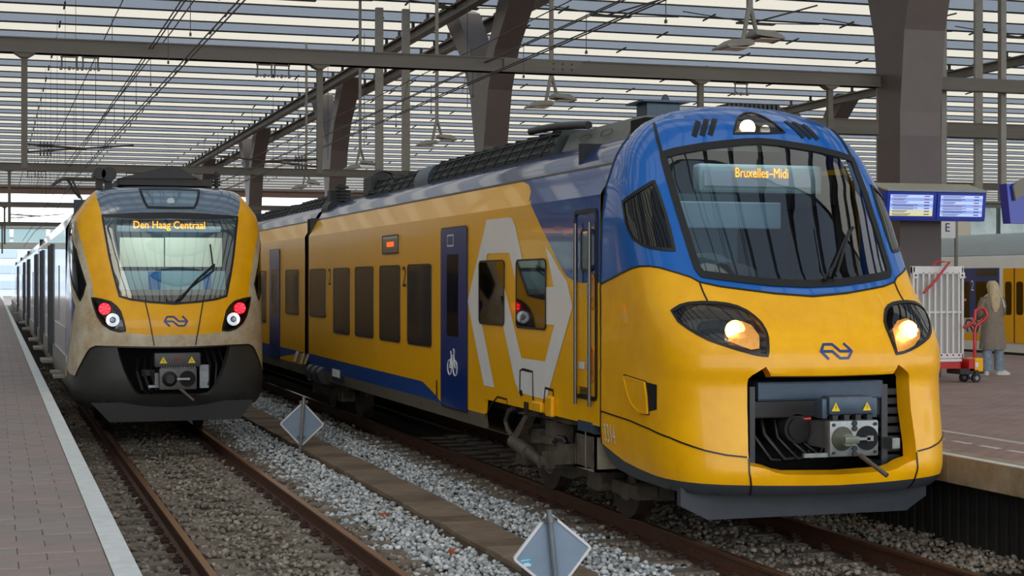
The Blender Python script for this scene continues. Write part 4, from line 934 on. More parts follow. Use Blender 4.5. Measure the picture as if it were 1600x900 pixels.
# ---- canopy
cn = thing('canopy_roof', 'striped station canopy of pale glass strips and grey-blue solar strips', 'canopy', (15, 60, 11.8), kind='structure')
ZR, PER, YO = CAM_H+9.3, 4.16, 56.98
CREAMG = glass('clear_roof_glass', (.615, .59, .535), 1.2, .3, .15); GREYG = glass('solar_roof_glass', (.34, .36, .385), 1.2, .25, .2)
FRAME = mat('roof_frame', (70, 68, 66), .6)
XA, XB = -40, 135
for k in range(-16, 28):
    y0 = YO+PER*k
    obj('clear_strip', MB().box(XA, XB, y0+.04, y0+2.06, ZR, ZR+.03), CREAMG, cn)
    obj('solar_strip', MB().box(XA, XB, y0+2.10, y0+PER-.03, ZR, ZR+.03), GREYG, cn)
    obj('roof_purlin', MB().box(XA, XB, y0+2.06, y0+2.10, ZR-.012, ZR+.04).box(XA, XB, y0+PER-.03, y0+PER+.04, ZR-.012, ZR+.04), FRAME, cn)
mb = MB()
for k in range(-16, 27):
    for j in range(-2, 9):
        x = 2.2+5.35*j; y0 = YO+PER*k+2.7; mb.tube([(x, y0, ZR-.12), (x, y0+1.0, ZR-.18)], .035, 5)
tag(obj('glazing_clip', mb, WIRE, cn), kind='stuff')
mb = MB(); yb0 = YO+PER*26+2; mb.box(XA, XB, yb0+2.2, yb0+2.6, ZR-.55, ZR+.3); obj('end_fascia', mb, mat('end_fascia', (150, 120, 96), .6), cn)
# bracing plates and thin rods under the glass
for j in range(0, 8):
    x = 9.0+5.35*j; y0 = 51.2
    br_ = obj('bracing_plate', MB().box(x-.7, x+.7, y0-.12, y0+.12, ZR-.42, ZR-.36), GREYD, cn)
    obj('bracing_rod', MB().tube([(x, y0, ZR-.38), (x-2.6, y0+.3, ZR-.05)], .02, 5).tube([(x, y0, ZR-.38), (x+2.6, y0+.3, ZR-.25)], .02, 5).tube([(x-.1, y0, ZR-.36), (x+1.2, y0-2.2, ZR-.05)], .03, 5), WIRE, br_)
mb = MB()
for k in range(-12, 22): mb.box(1.2*k-.05, 1.2*k+.05, -10, 44, ZR-.25, ZR-.02)
tag(obj('glazing_bar', mb, FRAME, cn), kind='stuff')
# ---- added wall with panes, out of view, blocking open sky at the left
wl = thing('added_wall_left', 'added grey wall far to the left, out of view, blocking side sky', 'wall', (-27, 50, -.4), kind='structure')
obj('wall_panel', MB().box(-27.5, -27, -12, 175, -.4, ZR-.1), mat('added_wall_grey', (96, 98, 98), .6, var=.1, vscale=.4), wl)
for k in range(20): obj('pane', MB().box(-27.0, -26.94, -10+9*k, -2+9*k, 1.2, 4.6), bpy.data.materials['tinted_window'], wl)
# ---- longitudinal girders
def girder(x, label, dx):
    g = thing('roof_girder', label, 'girder', (x, 60, 10.9))
    obj('girder_beam', MB().box(x-.16, x+.16, -30, 175, 11.05, 11.10).box(x-.16, x+.16, -30, 175, 11.37, 11.42).box(x-.03, x+.03, -30, 175, 11.10, 11.37), GANTRY, g)
    mb = MB()
    for k in range(0, 48):
        y = 34+2.08*k; mb.box(x-.05, x+.05, y-.05, y+.05, 11.42, ZR).box(x-.10, x+.10, y-.18, y+.18, 11.42, 11.5)
    tag(obj('girder_hanger', mb, GREYD, g), kind='stuff'); return g
girder(14.3, 'pale longitudinal roof girder on the left arms of the forked columns, nearer the tracks', 0)
girder(16.2, 'dark longitudinal roof girder on the right side of the forked columns', 0)
girder(39.0, 'longitudinal roof girder far to the right of the near column', 0)
# ---- forked columns
def column(x, y, label, near=False):
    c = thing('forked_column', label, 'column', (x, y, ZP2))
    out_ = [(-.36, 0), (-.36, 4.6), (-.50, 6.0), (-1.0, 7.4), (-1.75, 8.6), (-4.1, 10.45), (-3.1, 10.60), (-2.4, 10.4), (-1.2, 9.0), (-.35, 8.0), (0, 7.75), (.35, 8.0), (1.2, 9.0), (2.6, 10.4), (3.3, 10.60), (4.3, 10.45), (1.9, 8.6), (1.05, 7.4), (.52, 6.0), (.36, 4.6), (.36, 0)]
    o = obj('column_shaft', MB().prism([(a, b+.35 if b > 7 else b) for a, b in out_], lambda u, z, t: (x+t, y+u, ZP2+z), -.40, .40), COLM, c)
    for s_ in (): obj('column_flange', MB().prism([(u*1.0, z) for u, z in [(-.40, 0), (-.40, 4.6), (-.54, 6.0), (-.46, 6.0), (-.32, 4.6), (-.32, 0)]], lambda u, z, t: (x+t, y+s_*u, ZP2+z), -.43, .43), COLM, c)
    obj('column_base', MB().box(x-.408, x+.408, y-.368, y+.368, ZP2, ZP2+4.19), COLM2, c)
    return c
lbs = ['thick brown forked steel column rising behind the departure display', 'forked column behind the roof of the yellow train, above its middle', 'dark forked column above the joint between the first two cars', 'dark forked column between the two trains, behind the second gantry', 'far forked column just above the left train roof', 'farthest forked column in the row between the trains']
for k in range(6): column(15.3, 25.2+25.35*k, lbs[k])
for k in range(1, 4): column(40, 26+24.5*k, ['leaning forked column far behind the right platform, right of the display', 'forked column far back, left of the thick near column', 'hazy forked column deep under the canopy at right'][k-1])
# ---- gantries
def gantry(y, x0, x1, zb_, h, label, w=.2):
    g = thing('catenary_gantry', label, 'gantry', ((x0+x1)/2, y, zb_))
    obj('gantry_beam', MB().box(x0, x1, y-w/2, y+w/2, zb_, zb_+h).box(x0, x1, y-w/2-.03, y+w/2+.03, zb_, zb_+.02).box(x0, x1, y-w/2-.03, y+w/2+.03, zb_+h-.02, zb_+h), GANTRY, g)
    return g
ZG = 5.84
def droppost(g, x, y, zt_, zb_, w=.09, m=GANTRY):
    p = obj('drop_post', MB().box(x-w/2, x+w/2, y-w/2, y+w/2, zb_, zt_).prism([(-.16, 0), (.16, 0), (.05, -.07), (-.05, -.07)], lambda u, v, t: (x+u, y+t, zt_+v), -.1, .1), m, g); return p
def hookset(g, x, y):
    mb = MB()
    for dx in (-.11, .11): mb.cyl((x+dx, y, ZG+.25), (x+dx, y, ZG-.18), .012, 6)
    mb.box(x-.13, x+.13, y-.02, y+.02, ZG-.04, ZG-.02)
    for k in range(5): mb.cyl((x-.12+.06*k, y-.02, ZG-.20), (x-.12+.06*k, y+.02, ZG-.20), .03 if k % 2 == 0 else .02, 8)
    o = obj('insulator_hook', mb, PORC, g)
def cantilever(g, x, y, sgn, z):
    mb = MB().tube([(x, y, z), (x+sgn*.9, y, z-.05)], .018, 6).tube([(x, y, z-.12), (x+sgn*1.6, y, z+.02)], .014, 6)
    for zz in (z, z-.12):
        for k in range(4): mb.cyl((x+sgn*(.22+.05*k), y, zz), (x+sgn*(.24+.05*k), y, zz), .05, 8)
    obj('registration_arm', mb, PORC, g)
GX = [.42, 4.89, 11.44, 13.9]
g1 = gantry(25.5, -14, 14.85, ZG, .23, 'near brown-grey gantry beam crossing above both trains'); obj('gantry_beam', MB().box(15.75, 34, 25.4, 25.6, ZG, ZG+.23), GANTRY, g1)
obj('splice_plate', MB().box(7.9, 9.25, 25.36, 25.39, ZG+.02, ZG+.21), GANTRY, g1)
mb = MB()
for i in range(3):
    for j in range(2): mb.cyl((8.75+.16*i, 25.36, ZG+.07+.09*j), (8.75+.16*i, 25.345, ZG+.07+.09*j), .015, 6)
tag(obj('splice_bolt', mb, GREYD, g1), kind='stuff')
for x in GX[:2]: droppost(g1, x, 25.5, ZG, 4.12)
for x in GX[2:]: droppost(g1, x, 25.5, ZG, 4.6)
for x in (1.07, 1.38, 4.02, 4.29, 12.2): hookset(g1, x, 25.5)
cantilever(g1, GX[0], 25.5, 1, 4.48); cantilever(g1, GX[1], 25.5, -1, 4.35)
for x, zt_ in ((16.35, ZR-.3), (17.6, ZR-.3)): obj('gantry_hanger', MB().box(x-.055, x+.055, 25.75, 25.86, 3.9, zt_), POSTM, g1)
g2 = gantry(52.2, -14, 40, ZG-.02, .24, 'second gantry beam, crossing just above the left train roof')
for x in GX[:2]: droppost(g2, x, 52.2, ZG, 4.12)
for x in (1.07, 1.38, 4.02, 4.29): hookset(g2, x, 52.2)
cantilever(g2, GX[0], 52.2, 1, 4.48); cantilever(g2, GX[1], 52.2, -1, 4.35)
for x in (12.05, 12.95): obj('gantry_hanger', MB().box(x-.12, x+.12, 52.4, 52.6, 5.4, ZR-.3), POSTM, g2)
g4 = gantry(41.0, 18.5, 44, 6.58, .42, 'thicker brown-grey beam crossing behind the near column at display height'); obj('gantry_hanger', MB().box(24.0, 24.12, 41.2, 41.3, 4.4, ZR-.3), POSTM, g4)
obj('gantry_hanger', MB().box(27.2, 27.45, 41.2, 41.3, 4.4, ZR-.3), POSTM, g4)
g3 = gantry(78, -14, 50, ZG-.02, .24, 'third gantry beam, thin and far at the left edge');
for x in GX[:2]: droppost(g3, x, 78, ZG, 4.12)
g5 = gantry(104, -14, 50, ZG-.02, .24, 'fourth gantry beam, faint behind the third'); droppost(g5, GX[0], 104, ZG, 4.12)
# ---- overhead wires
def wire(pts, label, r=.011):
    o = obj('overhead_wire', MB().tube(pts, r, 5), WIRE, origin=pts[0]); return tag(o, label, 'wire')
def run(x0s, z, sep, lab, r=.010, drop=None):
    ys_ = [8, 25.4, 52.1, 77.9, 104, 150]
    for s_, w_ in ((-sep/2, 'left'), (sep/2, 'right')):
        wire([(x+s_, y, z+(0.0)) for x, y in zip(x0s, ys_)], lab+', '+w_+' wire of the pair', r)
run([2.62, 2.48, 2.22, 2.6, 2.3, 2.4], 5.46, .06, 'contact wire above the left track'); run([2.28, 2.27, 2.2, 2.3, 2.3, 2.3], 5.98, .05, 'carrier wire above the left track')
run([6.8, 6.95, 7.25, 7.0, 7.0, 7.0], 5.46, .06, 'contact wire above the right track'); run([7.5, 7.6, 7.75, 7.5, 7.5, 7.5], 5.98, .05, 'carrier wire above the right track')
wire([(2.0, 12, 7.2), (2.05, 28, 7.15), (1.9, 60, 7.1), (1.9, 100, 7.0)], 'thin feeder wire high above the left platform edge')
wire([(2.9, 12, 6.7), (2.85, 28, 6.65), (2.4, 60, 6.6), (2.3, 100, 6.5)], 'thin feeder wire to the right of the highest one, left half of the canopy')
wire([(9.2, 14, 7.2), (9.0, 30, 7.0), (8.7, 60, 6.8), (8.5, 100, 6.5)], 'thin feeder wire high above the yellow train')
dr = thing('wire_droppers', 'fine vertical droppers hanging between the overhead wires', 'wire', (4, 30, 5.5), kind='stuff'); mb = MB()
for x, zt_, zb_ in ((2.3, 5.98, 5.47), (7.5, 5.98, 5.47)):
    for k in range(26): y = 15+k*2.7; mb.tube([(x, y, zb_), (x, y, zt_)], .006, 4).box(x-.012, x+.012, y-.02, y+.02, zb_-.02, zb_+.02)
obj('dropper', mb, WIRE, dr)
mb = MB()
for k in range(14): y = 30+k*5; mb.tube([(2.0, y, 7.12), (2.0, y, 6.0)], .007, 4).tube([(8.7, y, 6.9), (8.5, y, 6.0)], .007, 4)
for k in range(10): y = 46+k*7; mb.tube([(2.1, y, ZR), (2.1, y, 5.9)], .008, 4).tube([(13.2, y, ZR), (13.2, y, 7.5)], .012, 4)
obj('dropper', mb, WIRE, dr)
# ---- hanging platform lamps
def lamp():
    l = thing('platform_lamp', 'x', 'lamp', (0, 0, 0), 'hanging twin floodlights over the right platform')
    obj('stem', MB().box(-.04, .04, -.04, .04, .42, 5.4), POSTM, l)
    for s_, nm in ((-1, 'left'), (1, 'right')):
        zo = -.16 if s_ < 0 else .0
        obj('arm', MB().cyl((0, 0, .47), (s_*.15, s_*.06, zo+.02), .045, 8, .035), POSTM, l)
        hd = obj('lamp_head', MB().loft([[(s_*.12+a*.5*s_, b*1.3, zo+.05-a*.03) for a, b in ((-.15, -.10), (.5, -.13), (.5, .13), (-.15, .10))], [(s_*.12+a*.42*s_, b*1.3, zo-.03-a*.05) for a, b in ((-.25, -.17), (.9, -.2), (1, .2), (-.25, .17))], [(s_*.12+a*.42*s_, b*1.3, zo-.06-a*.05) for a, b in ((-.25, -.17), (.9, -.2), (1, .2), (-.25, .17))]]), POSTM, l)
        obj('diffuser', MB().box(s_*.10, s_*.44, -.2, .2, zo-.105, zo-.095), mat('lamp_diffuser_'+nm, (210, 205, 190), .3), hd)
    return l
L0 = lamp(); LP = [(1172, 52), (862, 150), (683, 213), (563, 253), (479, 284)]
ll = ['largest hanging twin lamp, above the cab of the yellow train', 'hanging twin lamp left of the cab, below the near gantry beam', 'hanging twin lamp left of the big forked column', 'hanging twin lamp in front of the dark column above the car joint', 'farthest small twin lamp above the gap between trains']
for i, (px_, py_) in enumerate(LP):
    d = 2676*11.5/(px_+8); y = (d-.302*11.5)/.953; z = CAM_H+(HOR-py_)*d/F_PX
    if i == 0: L0.location = (11.5, y, z); L0['label'] = ll[0]
    else: copy_tree(L0, (11.5, y, z), ll[i])
# ---- footbridge and pale town at the far end
fb_ = thing('footbridge', 'glazed footbridge crossing the tracks beyond the canopy end', 'footbridge', (0, 196, 6))
obj('bridge_deck', MB().box(-40, 40, 194, 198, 6.2, 6.9).box(-40, 40, 194, 198, 8.5, 8.9), mat('bridge_grey', (110, 112, 104), .7), fb_)
for k in range(14): obj('bridge_pane', MB().box(-38+k*4, -34.4+k*4, 194.1, 194.2, 6.95, 8.45), mat('bridge_glass', (150, 176, 176), .1) if k == 0 else bpy.data.materials['bridge_glass'], fb_)
for x in (-25, 13): obj('bridge_pier', MB().box(x-.5, x+.5, 195.5, 196.5, -.4, 6.2), bpy.data.materials['bridge_grey'], fb_)
PALE = [mat('hazy_wall_%s' % n, c, .9, var=.05, vscale=.2) for n, c in (('blue', (206, 216, 228)), ('grey', (196, 206, 214)), ('warm', (214, 210, 206)))]  # distance haze is put into the town's wall and window colours
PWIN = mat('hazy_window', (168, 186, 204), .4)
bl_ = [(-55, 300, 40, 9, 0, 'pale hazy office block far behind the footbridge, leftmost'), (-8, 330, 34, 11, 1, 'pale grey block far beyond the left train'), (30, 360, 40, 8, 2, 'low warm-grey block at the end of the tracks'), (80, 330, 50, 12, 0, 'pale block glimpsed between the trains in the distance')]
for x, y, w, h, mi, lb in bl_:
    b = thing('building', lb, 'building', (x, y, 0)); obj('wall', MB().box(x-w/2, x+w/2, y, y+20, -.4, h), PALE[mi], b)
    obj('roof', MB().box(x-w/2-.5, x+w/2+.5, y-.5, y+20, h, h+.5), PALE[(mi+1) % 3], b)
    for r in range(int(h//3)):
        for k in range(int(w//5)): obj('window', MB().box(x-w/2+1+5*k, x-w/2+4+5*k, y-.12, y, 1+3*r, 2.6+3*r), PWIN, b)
st_ = thing('station_building', 'glass-fronted station wing with pale blinds behind the far train, right edge', 'building', (52, 84, 0)); SGL = mat('station_glass', (160, 192, 190), .08, coat=1, c2=(86, 112, 110), vscale=.5); obj('wall', MB().box(33, 90, 84, 100, -.4, 7.0), mat('station_wall', (96, 104, 102), .6), st_)
for k in range(16):
    for r in range(3): obj('pane', MB().box(33.3+3.4*k, 36.4+3.4*k, 83.88, 83.98, .4+2.2*r, 2.4+2.2*r), SGL, st_)
for k in (2, 5, 6, 9): obj('blind', MB().box(33.4+3.4*k, 34.6+3.4*k, 83.80, 83.87, 3.0, 6.6), mat('blind_cream', (214, 206, 186), .8) if k == 2 else bpy.data.materials['blind_cream'], st_)
# ================================================================ TRAIN AT THE LEFT (tail lamps, cream and yellow nose)
CX1, YR1 = 2.47, 26.6
N1 = Nose(CX1, YR1, [
 (.60, .60, 24.06, 1.30, .09), (.66, .66, 24.00, 1.36, .09), (.78, .78, 23.90, 1.40, .10), (1.0, 1.0, 23.86, 1.41, .10), (1.5, 1.5, 23.85, 1.41, .11), (1.86, 1.86, 23.84, 1.41, .12),
 (2.15, 2.15, 23.93, 1.41, .11), (2.6, 2.6, 24.10, 1.40, .085), (3.0, 3.0, 24.24, 1.39, .07), (3.3, 3.3, 24.34, 1.36, .06), (3.40, 3.40, 24.36, 1.33, .055), (3.49, 3.49, 24.38, 1.27, .055), (3.62, 3.62, 24.44, 1.18, .055),
 (3.74, 3.74, 24.54, 1.09, .06), (3.80, 3.79, 24.62, 1.03, .07), (4.0, 3.84, 24.82, .80, .12), (4.6, 3.87, 25.4, .5, .2), (5.4, 3.88, 26.2, .12, .3)])
H1 = N1.hits
t1 = thing('suburban_train', 'yellow-nosed electric train with red tail lamps and dirty cream trim at left platform', 'train', (CX1, 23.8, 0))
ws1 = sym([c_(3.36)] + H1([(220, 341), (180, 338.5), (160, 336.5), (163, 355), (171, 400), (178, 430), (187, 463), (205, 468), (235, 472)]) + [c_(2.10)])
cy1 = lambda y: (0.0, N1.hit(262, y)[1])
gap1 = sym([cy1(332)] + H1([(220, 332), (180, 334), (159.5, 335)]) + H1([(160, 337), (180, 339), (220, 341.5)]) + [cy1(343)])
fair1 = sym([c_(4.55)] + H1([(170, 291.5), (148.5, 295), (151, 305), (159.5, 335), (180, 334), (220, 332)]) + [cy1(331.5)])
yel1 = sym([c_(4.7)] + [(-1.3, 3.9)] + H1([(144, 297), (130, 317), (117, 335), (119.5, 346), (128, 378), (136, 410), (143.6, 440), (147, 465), (165, 490), (196.4, 520), (239.5, 524)]) + [c_(1.655)])
hd1 = H1([(143.6, 465.5), (158, 468), (173, 472), (182, 479), (188, 487), (193, 503), (196, 517), (186, 518), (173, 514.5), (161, 506), (153.3, 495), (148, 481)])
bmp1 = H1([(119.5, 584), (128, 567), (137, 550.5), (141, 545), (150, 541), (182.5, 541.7)]) + [(-.2, 1.475), c_(1.475)]
bmp1 = [(-4.2, bmp1[0][1]-.04), (-1.62, bmp1[0][1]-.04)] + bmp1
op1 = sym([c_(1.475), (-.2, 1.475)] + H1([(182.5, 542), (187, 560), (192, 575.6), (198, 590), (204.7, 603), (210, 612), (217, 618), (230, 619)]) + [c_(.80)])
sid1 = H1([(110.5, 348), (113, 358), (119, 390), (127, 420), (134.5, 444), (130, 460), (125.5, 470), (119, 456), (112, 436), (108.5, 400), (108, 365)])
lamp1 = sym([cy1(295.5)] + H1([(240, 295.5), (218, 295.5), (221, 303), (226, 316), (231, 324)]) + [cy1(325)])
blu1 = H1([(109.5, 420), (113.5, 460), (119, 478), (115, 500), (110.5, 527), (107, 545), (105.5, 570)])
blu1 = [(-9, blu1[0][1]+.5), (blu1[0][0]-.02, blu1[0][1]+.5)] + blu1 + [(-9, blu1[-1][1])]
rear1 = [(-N1.L(v)*.9995, v) for v in np.linspace(5.39, .66, 70)]
out1 = rear1 + [(-1.05, .60), c_(.60), (1.05, .60)] + mirror(rear1)
fl = lambda l: [(-s, v) for s, v in l][::-1]
bl1 = bmp1[1:]
ptsA, triA = cdt(out1, [(p, True) for p in (ws1, fair1, hd1, fl(hd1), op1, sid1, fl(sid1), lamp1, yel1)] + [(bl1+mirror(bl1)[1:], False), (blu1[1:-1], False)], .075)
ca = ptsA[triA].mean(1); la = np.full(len(triA), 'cream_shell', dtype=object)
la[inpoly(ca[:, 0], ca[:, 1], yel1)] = 'yellow_mask'
l_ = bl1+mirror(bl1)[1:]; la[ca[:, 1] < np.interp(ca[:, 0], [p[0] for p in l_], [p[1] for p in l_])] = 'bumper'
k = inpoly(abs(ca[:, 0])*-1, ca[:, 1], blu1) & (la == 'cream_shell'); la[k] = 'blue_side'
la[(ca[:, 1] > 3.86) & (la == 'cream_shell')] = 'roof_cap'
for nm, p in (('fairing', fair1), ('gap', gap1), ('windscreen', ws1), ('lens', hd1), ('lens.r', fl(hd1)), ('hole', op1), ('side_window', sid1), ('side_window.r', fl(sid1)), ('lamp_window', lamp1)): la[inpoly(ca[:, 0], ca[:, 1], p)] = nm
PA = [N1.raw(*p) for p in ptsA]
FAIR = mat('blue_grey_fairing', (98, 116, 136), .14, var=.05, coat=1)
def reg1(nm, name, m, par=t1, off=0, label=None, msk=None):
    k = la == nm
    if msk is not None: k = k & msk
    if k.any(): return obj(name, region_mesh(N1, ptsA, triA[k], PA, off), m, par, smooth=60, label=label)
reg1('cream_shell', 'cream_shell', CREAM); reg1('yellow_mask', 'yellow_mask', YEL_D); reg1('bumper', 'bumper', BUMP, label='dark grey moulded bumper'); reg1('fairing', 'roof_fairing', FAIR)
reg1('gap', 'visor_gap', BLACK); ws1o = reg1('windscreen', 'windscreen', WSCREEN); reg1('side_window', 'side_window', GLASSD); reg1('side_window.r', 'side_window', GLASSD)
reg1('blue_side', 'blue_side', BLU, msk=ca[:, 0] < 0); reg1('blue_side', 'blue_side', BLU, msk=ca[:, 0] > 0); reg1('roof_cap', 'roof_cap', FAIR)
f1 = N1.fn
rib1 = lambda name, l, w, m, parent, cl=False, off=.002, th=.006: obj(name, ribbon(l, lambda s, v, o: f1(s, v, off+o), w, cl, .06, th), m, parent, smooth=40)
rib1('windscreen_seal', ws1, .03, BLACK, ws1o, True); rib1('panel_gap', bl1+mirror(bl1)[1:], .022, BLACK, t1); rib1('panel_gap', [(-abs(s), v) for s, v in [q for q in blu1[1:-1]]], .02, CREAM, t1)
for x_ in ((227, 471), (309-2, 471)):
    pass
for sg in (1, -1):
    l = H1([(227, 472), (233, 497), (241, 540)]); rib1('panel_gap', [(sg*s, v) for s, v in l], .016, BLACK, t1)
    rib1('window_seal', [(sg*s, v) for s, v in sid1], .025, BLACK, t1, True)
rib1('corner_flash', [(-N1.L(.98)+.55, 1.02), (-N1.L(.98)+.15, 1.0)], .12, YEL, t1)
lw = bpy.data.objects.new('lamp_window', None); COL.objects.link(lw); lw.parent = t1
k = la == 'lamp_window'; obj('lens', region_mesh(N1, ptsA, triA[k], PA), mat('lamp_window_glass', (104, 128, 146), .06, coat=1), lw, smooth=60); rib1('seal', lamp1, .035, BLACK, lw, True)
p = f1(0.0, 3.60, .004); obj('white_disc', MB().cyl(p+Vector((0, .01, 0)), p+Vector((0, -.006, 0)), .055, 24), mat('pale_disc', (205, 215, 220), .4), lw)
for sg, nm in ((1, 'lens'), (-1, 'lens.r')):
    hl = hd1 if sg > 0 else fl(hd1)
    hr = bpy.data.objects.new('tail_light_cluster', None); COL.objects.link(hr); hr.parent = t1
    cx_ = sum(p[0] for p in hl)/len(hl); cy_ = sum(p[1] for p in hl)/len(hl)
    bw = lambda s, v: f1(cx_+(s-cx_)*.95, cy_+(v-cy_)*.95, -.07)
    mb = patch(hl, bw, .08); d = dens(hl, .06); n = len(d); mb.add([f1(*q, -.002) for q in d]+[bw(*q) for q in d], [(i, (i+1) % n, n+(i+1) % n, n+i) for i in range(n)])
    obj('housing', mb, mat('cluster_housing', (24, 24, 26), .25, coat=.4), hr); k = la == nm; obj('lens', region_mesh(N1, ptsA, triA[k], PA), LENSG, hr, smooth=60); rib1('seal', hl, .03, BLACK, hr, True)
    q = H1([(161, 481.5)])[0]; q2 = H1([(174, 499)])[0]
    a = f1(q[0]*sg, q[1], -.05); obj('tail_lamp', MB().cyl(a, a+Vector((0, -.04, 0)), .085, 20), mat('tail_glow', (200, 20, 30), .4, emit=(225, 12, 30), estr=1.2), hr, label='lit red tail lamp')
    mb = MB()
    for j in range(13): r_ = 0 if j == 0 else .035 if j < 6 else .065; an = j*1.256 if j < 6 else j*.9; mb.cyl(a+Vector((r_*math.cos(an), -.041, r_*math.sin(an))), a+Vector((r_*math.cos(an), -.046, r_*math.sin(an))), .013, 8)
    obj('light_cell', mb, TAIL, hr)
    a = f1(q2[0]*sg, q2[1], -.05); obj('headlamp', MB().cyl(a, a+Vector((0, -.035, 0)), .09, 24, .095), CHROME, hr, smooth=30, label='unlit chrome lamp'); obj('headlamp_bulb', MB().cyl(a+Vector((0, -.036, 0)), a+Vector((0, -.05, 0)), .045, 16, .03), mat('bulb_glass', (150, 160, 168), .1, .4), hr)
emblem(*H1([(275, 502)])[0], .36, f1, LOGOB, t1)
obj('opening_return', wall(op1, f1, .12, (0, 1, 0), .04), BUMP, t1, smooth=40)
cab = bpy.data.objects.new('cab', None); COL.objects.link(cab); cab.parent = t1
def bxY(px0, py0, px1, py1, Y, th=.03): a, b = onY(px0, py0, Y), onY(px1, py1, Y); return MB().box(a.x, b.x, Y, Y+th, b.z, a.z)
obj('back_wall', MB().box(CX1-1.3, CX1+1.3, 26.3, 26.35, 1.2, 3.7), mat('cab1_wall', (70, 86, 96), .8), cab)
obj('pale_panel', bxY(187, 371, 256, 417, 25.6), mat('cab1_pale', (216, 222, 204), .7), cab); obj('pale_panel', bxY(258, 371, 347, 417, 25.6), bpy.data.materials['cab1_pale'], cab)
obj('lower_panel', bxY(188, 423, 352, 453, 25.6), mat('cab1_blue_grey', (150, 180, 188), .6), cab); obj('seat_back', bxY(232, 424, 252, 455, 25.3), mat('cab1_seat', (40, 110, 170), .7), cab); obj('seat_back', bxY(318, 424, 330, 455, 25.3), bpy.data.materials['cab1_seat'], cab)
obj('desk', MB().prism([(24.25, 2.22), (24.9, 2.30), (25.2, 2.25), (25.2, 1.7), (24.25, 1.7)], lambda y, z, x: (x, y, z), CX1-1.15, CX1+1.15), mat('cab1_desk', (62, 60, 60), .7), cab)
obj('display_case', bxY(183, 343, 345, 363, 24.62, .06), mat('cab1_display', (82, 98, 110), .5), cab)
p = onY(265, 352, 24.58); obj('destination_text', text_mb('Den Haag Centraal', .155, lambda u, v: (p.x+u, 24.6, p.z+v), font_scale_x=.88), LEDO, cab, label='orange destination lettering reading Den Haag Centraal')
wi = bpy.data.objects.new('wiper', None); COL.objects.link(wi); wi.parent = t1
q = [f1(*h, .05) for h in H1([(280, 470), (305, 441), (331, 417)])]; obj('wiper_arm', MB().tube(q, .018), BLACK, wi)
q = [f1(*h, .04) for h in H1([(274, 472), (298, 450), (333, 424), (334, 414)])]; obj('wiper_blade', MB().tube(q, .013), BLACK, wi); q = [f1(*h, .06) for h in H1([(331, 417), (327, 384)])]; obj('wiper_arm', MB().tube(q, .012), BLACK, wi)
bay = bpy.data.objects.new('coupler_bay', None); COL.objects.link(bay); bay.parent = t1
obj('bay_lining', MB().box(CX1-.98, CX1+.98, 25.0, 25.05, .6, 1.6).box(CX1-1.0, CX1-.95, 24.1, 25, .6, 1.6).box(CX1+.95, CX1+1.0, 24.1, 25, .6, 1.6).box(CX1-.98, CX1+.98, 24.1, 25, .55, .6).box(CX1-.98, CX1+.98, 24.1, 25, 1.56, 1.6), VOID, bay)
for a in ((318, 572, 330, 601), ): obj('hanging_plate', bxY(312, 570, 326, 606, 24.2), STEEL, bay)
obj('bracket_arm', bxY(232, 602, 256, 605.5, 24.0, .06), STEEL, bay); obj('bracket_arm', bxY(242, 583, 250, 601, 24.05, .06), STEEL, bay); obj('bracket_plate', bxY(222, 578, 242, 587, 24.3, .04), GREYD, bay)
mb = MB()
for k in range(6): x0 = CX1-.45+.1*k; mb.tube([(x0, 24.6, 1.3), (x0-.05, 24.3, 1.1), (x0+.02, 24.2, .85), (x0+.2, 24.4, .72)], .022, 6)
for k in range(3): x0 = CX1+.5+.1*k; mb.tube([(x0, 24.5, 1.45), (x0+.05, 24.3, 1.2), (x0+.02, 24.2, .9)], .02, 6)
obj('air_hose', mb, GREYD, bay)
ld = bpy.data.lights.new('cab_fill_light', 'AREA'); ld.energy = 22; ld.size = 1.6; ld.color = (.95, 1, .95); lo = bpy.data.objects.new('cab_fill_light', ld); COL.objects.link(lo); lo.parent = cab; lo.location = (0, 25.1-23.8, 3.42); lo.rotation_euler = (R(20), 0, 0)  # unseen area light, added to lighten the inside of this cab
cp = bpy.data.objects.new('coupler', None); COL.objects.link(cp); cp.parent = t1; YC1 = 23.72
p = onY(278.5, 592, YC1); w, h = .265, .155
obj('coupler_head', MB().box(p.x-w, p.x+w, YC1, YC1+.12, p.z-h, p.z+h, bev=.02).box(p.x-.12, p.x+.12, YC1+.1, 24.9, p.z-.1, p.z+.1), mat('coupler_iron', (92, 90, 88), .5, .4, var=.15, vscale=10), cp, smooth=30)
obj('coupler_cone', MB().cyl((p.x-.12, YC1, p.z), (p.x-.12, YC1-.09, p.z), .11, 24, .06), GREYD, cp, smooth=40); obj('coupler_funnel', MB().cyl((p.x+.13, YC1-.004, p.z), (p.x+.13, YC1-.01, p.z), .115, 24), VOID, cp)
obj('coupler_hook', MB().box(p.x-.02, p.x+.16, YC1-.05, YC1-.02, p.z-.015, p.z+.015), STEEL, cp)
ec = obj('electric_coupler_cover', MB().box(p.x-.33, p.x+.32, YC1+.0, YC1+.2, p.z+.17, p.z+.37, bev=.02), mat('cover_dark', (66, 66, 66), .45, var=.1), cp, smooth=30)
for dx in (-.21, .19):
    obj('warning_triangle', MB().prism([(dx-.055, p.z+.225), (dx+.055, p.z+.225), (dx, p.z+.32)], lambda u, v, t: (p.x+u, t, v), YC1-.012, YC1-.006), WARN, ec)
    obj('flash_symbol', MB().prism([(dx-.004, p.z+.235), (dx+.012, p.z+.265), (dx-.002, p.z+.265), (dx+.004, p.z+.295), (dx-.01, p.z+.262), (dx+.003, p.z+.262)], lambda u, v, t: (p.x+u, t, v), YC1-.015, YC1-.013), BLACK, ec)
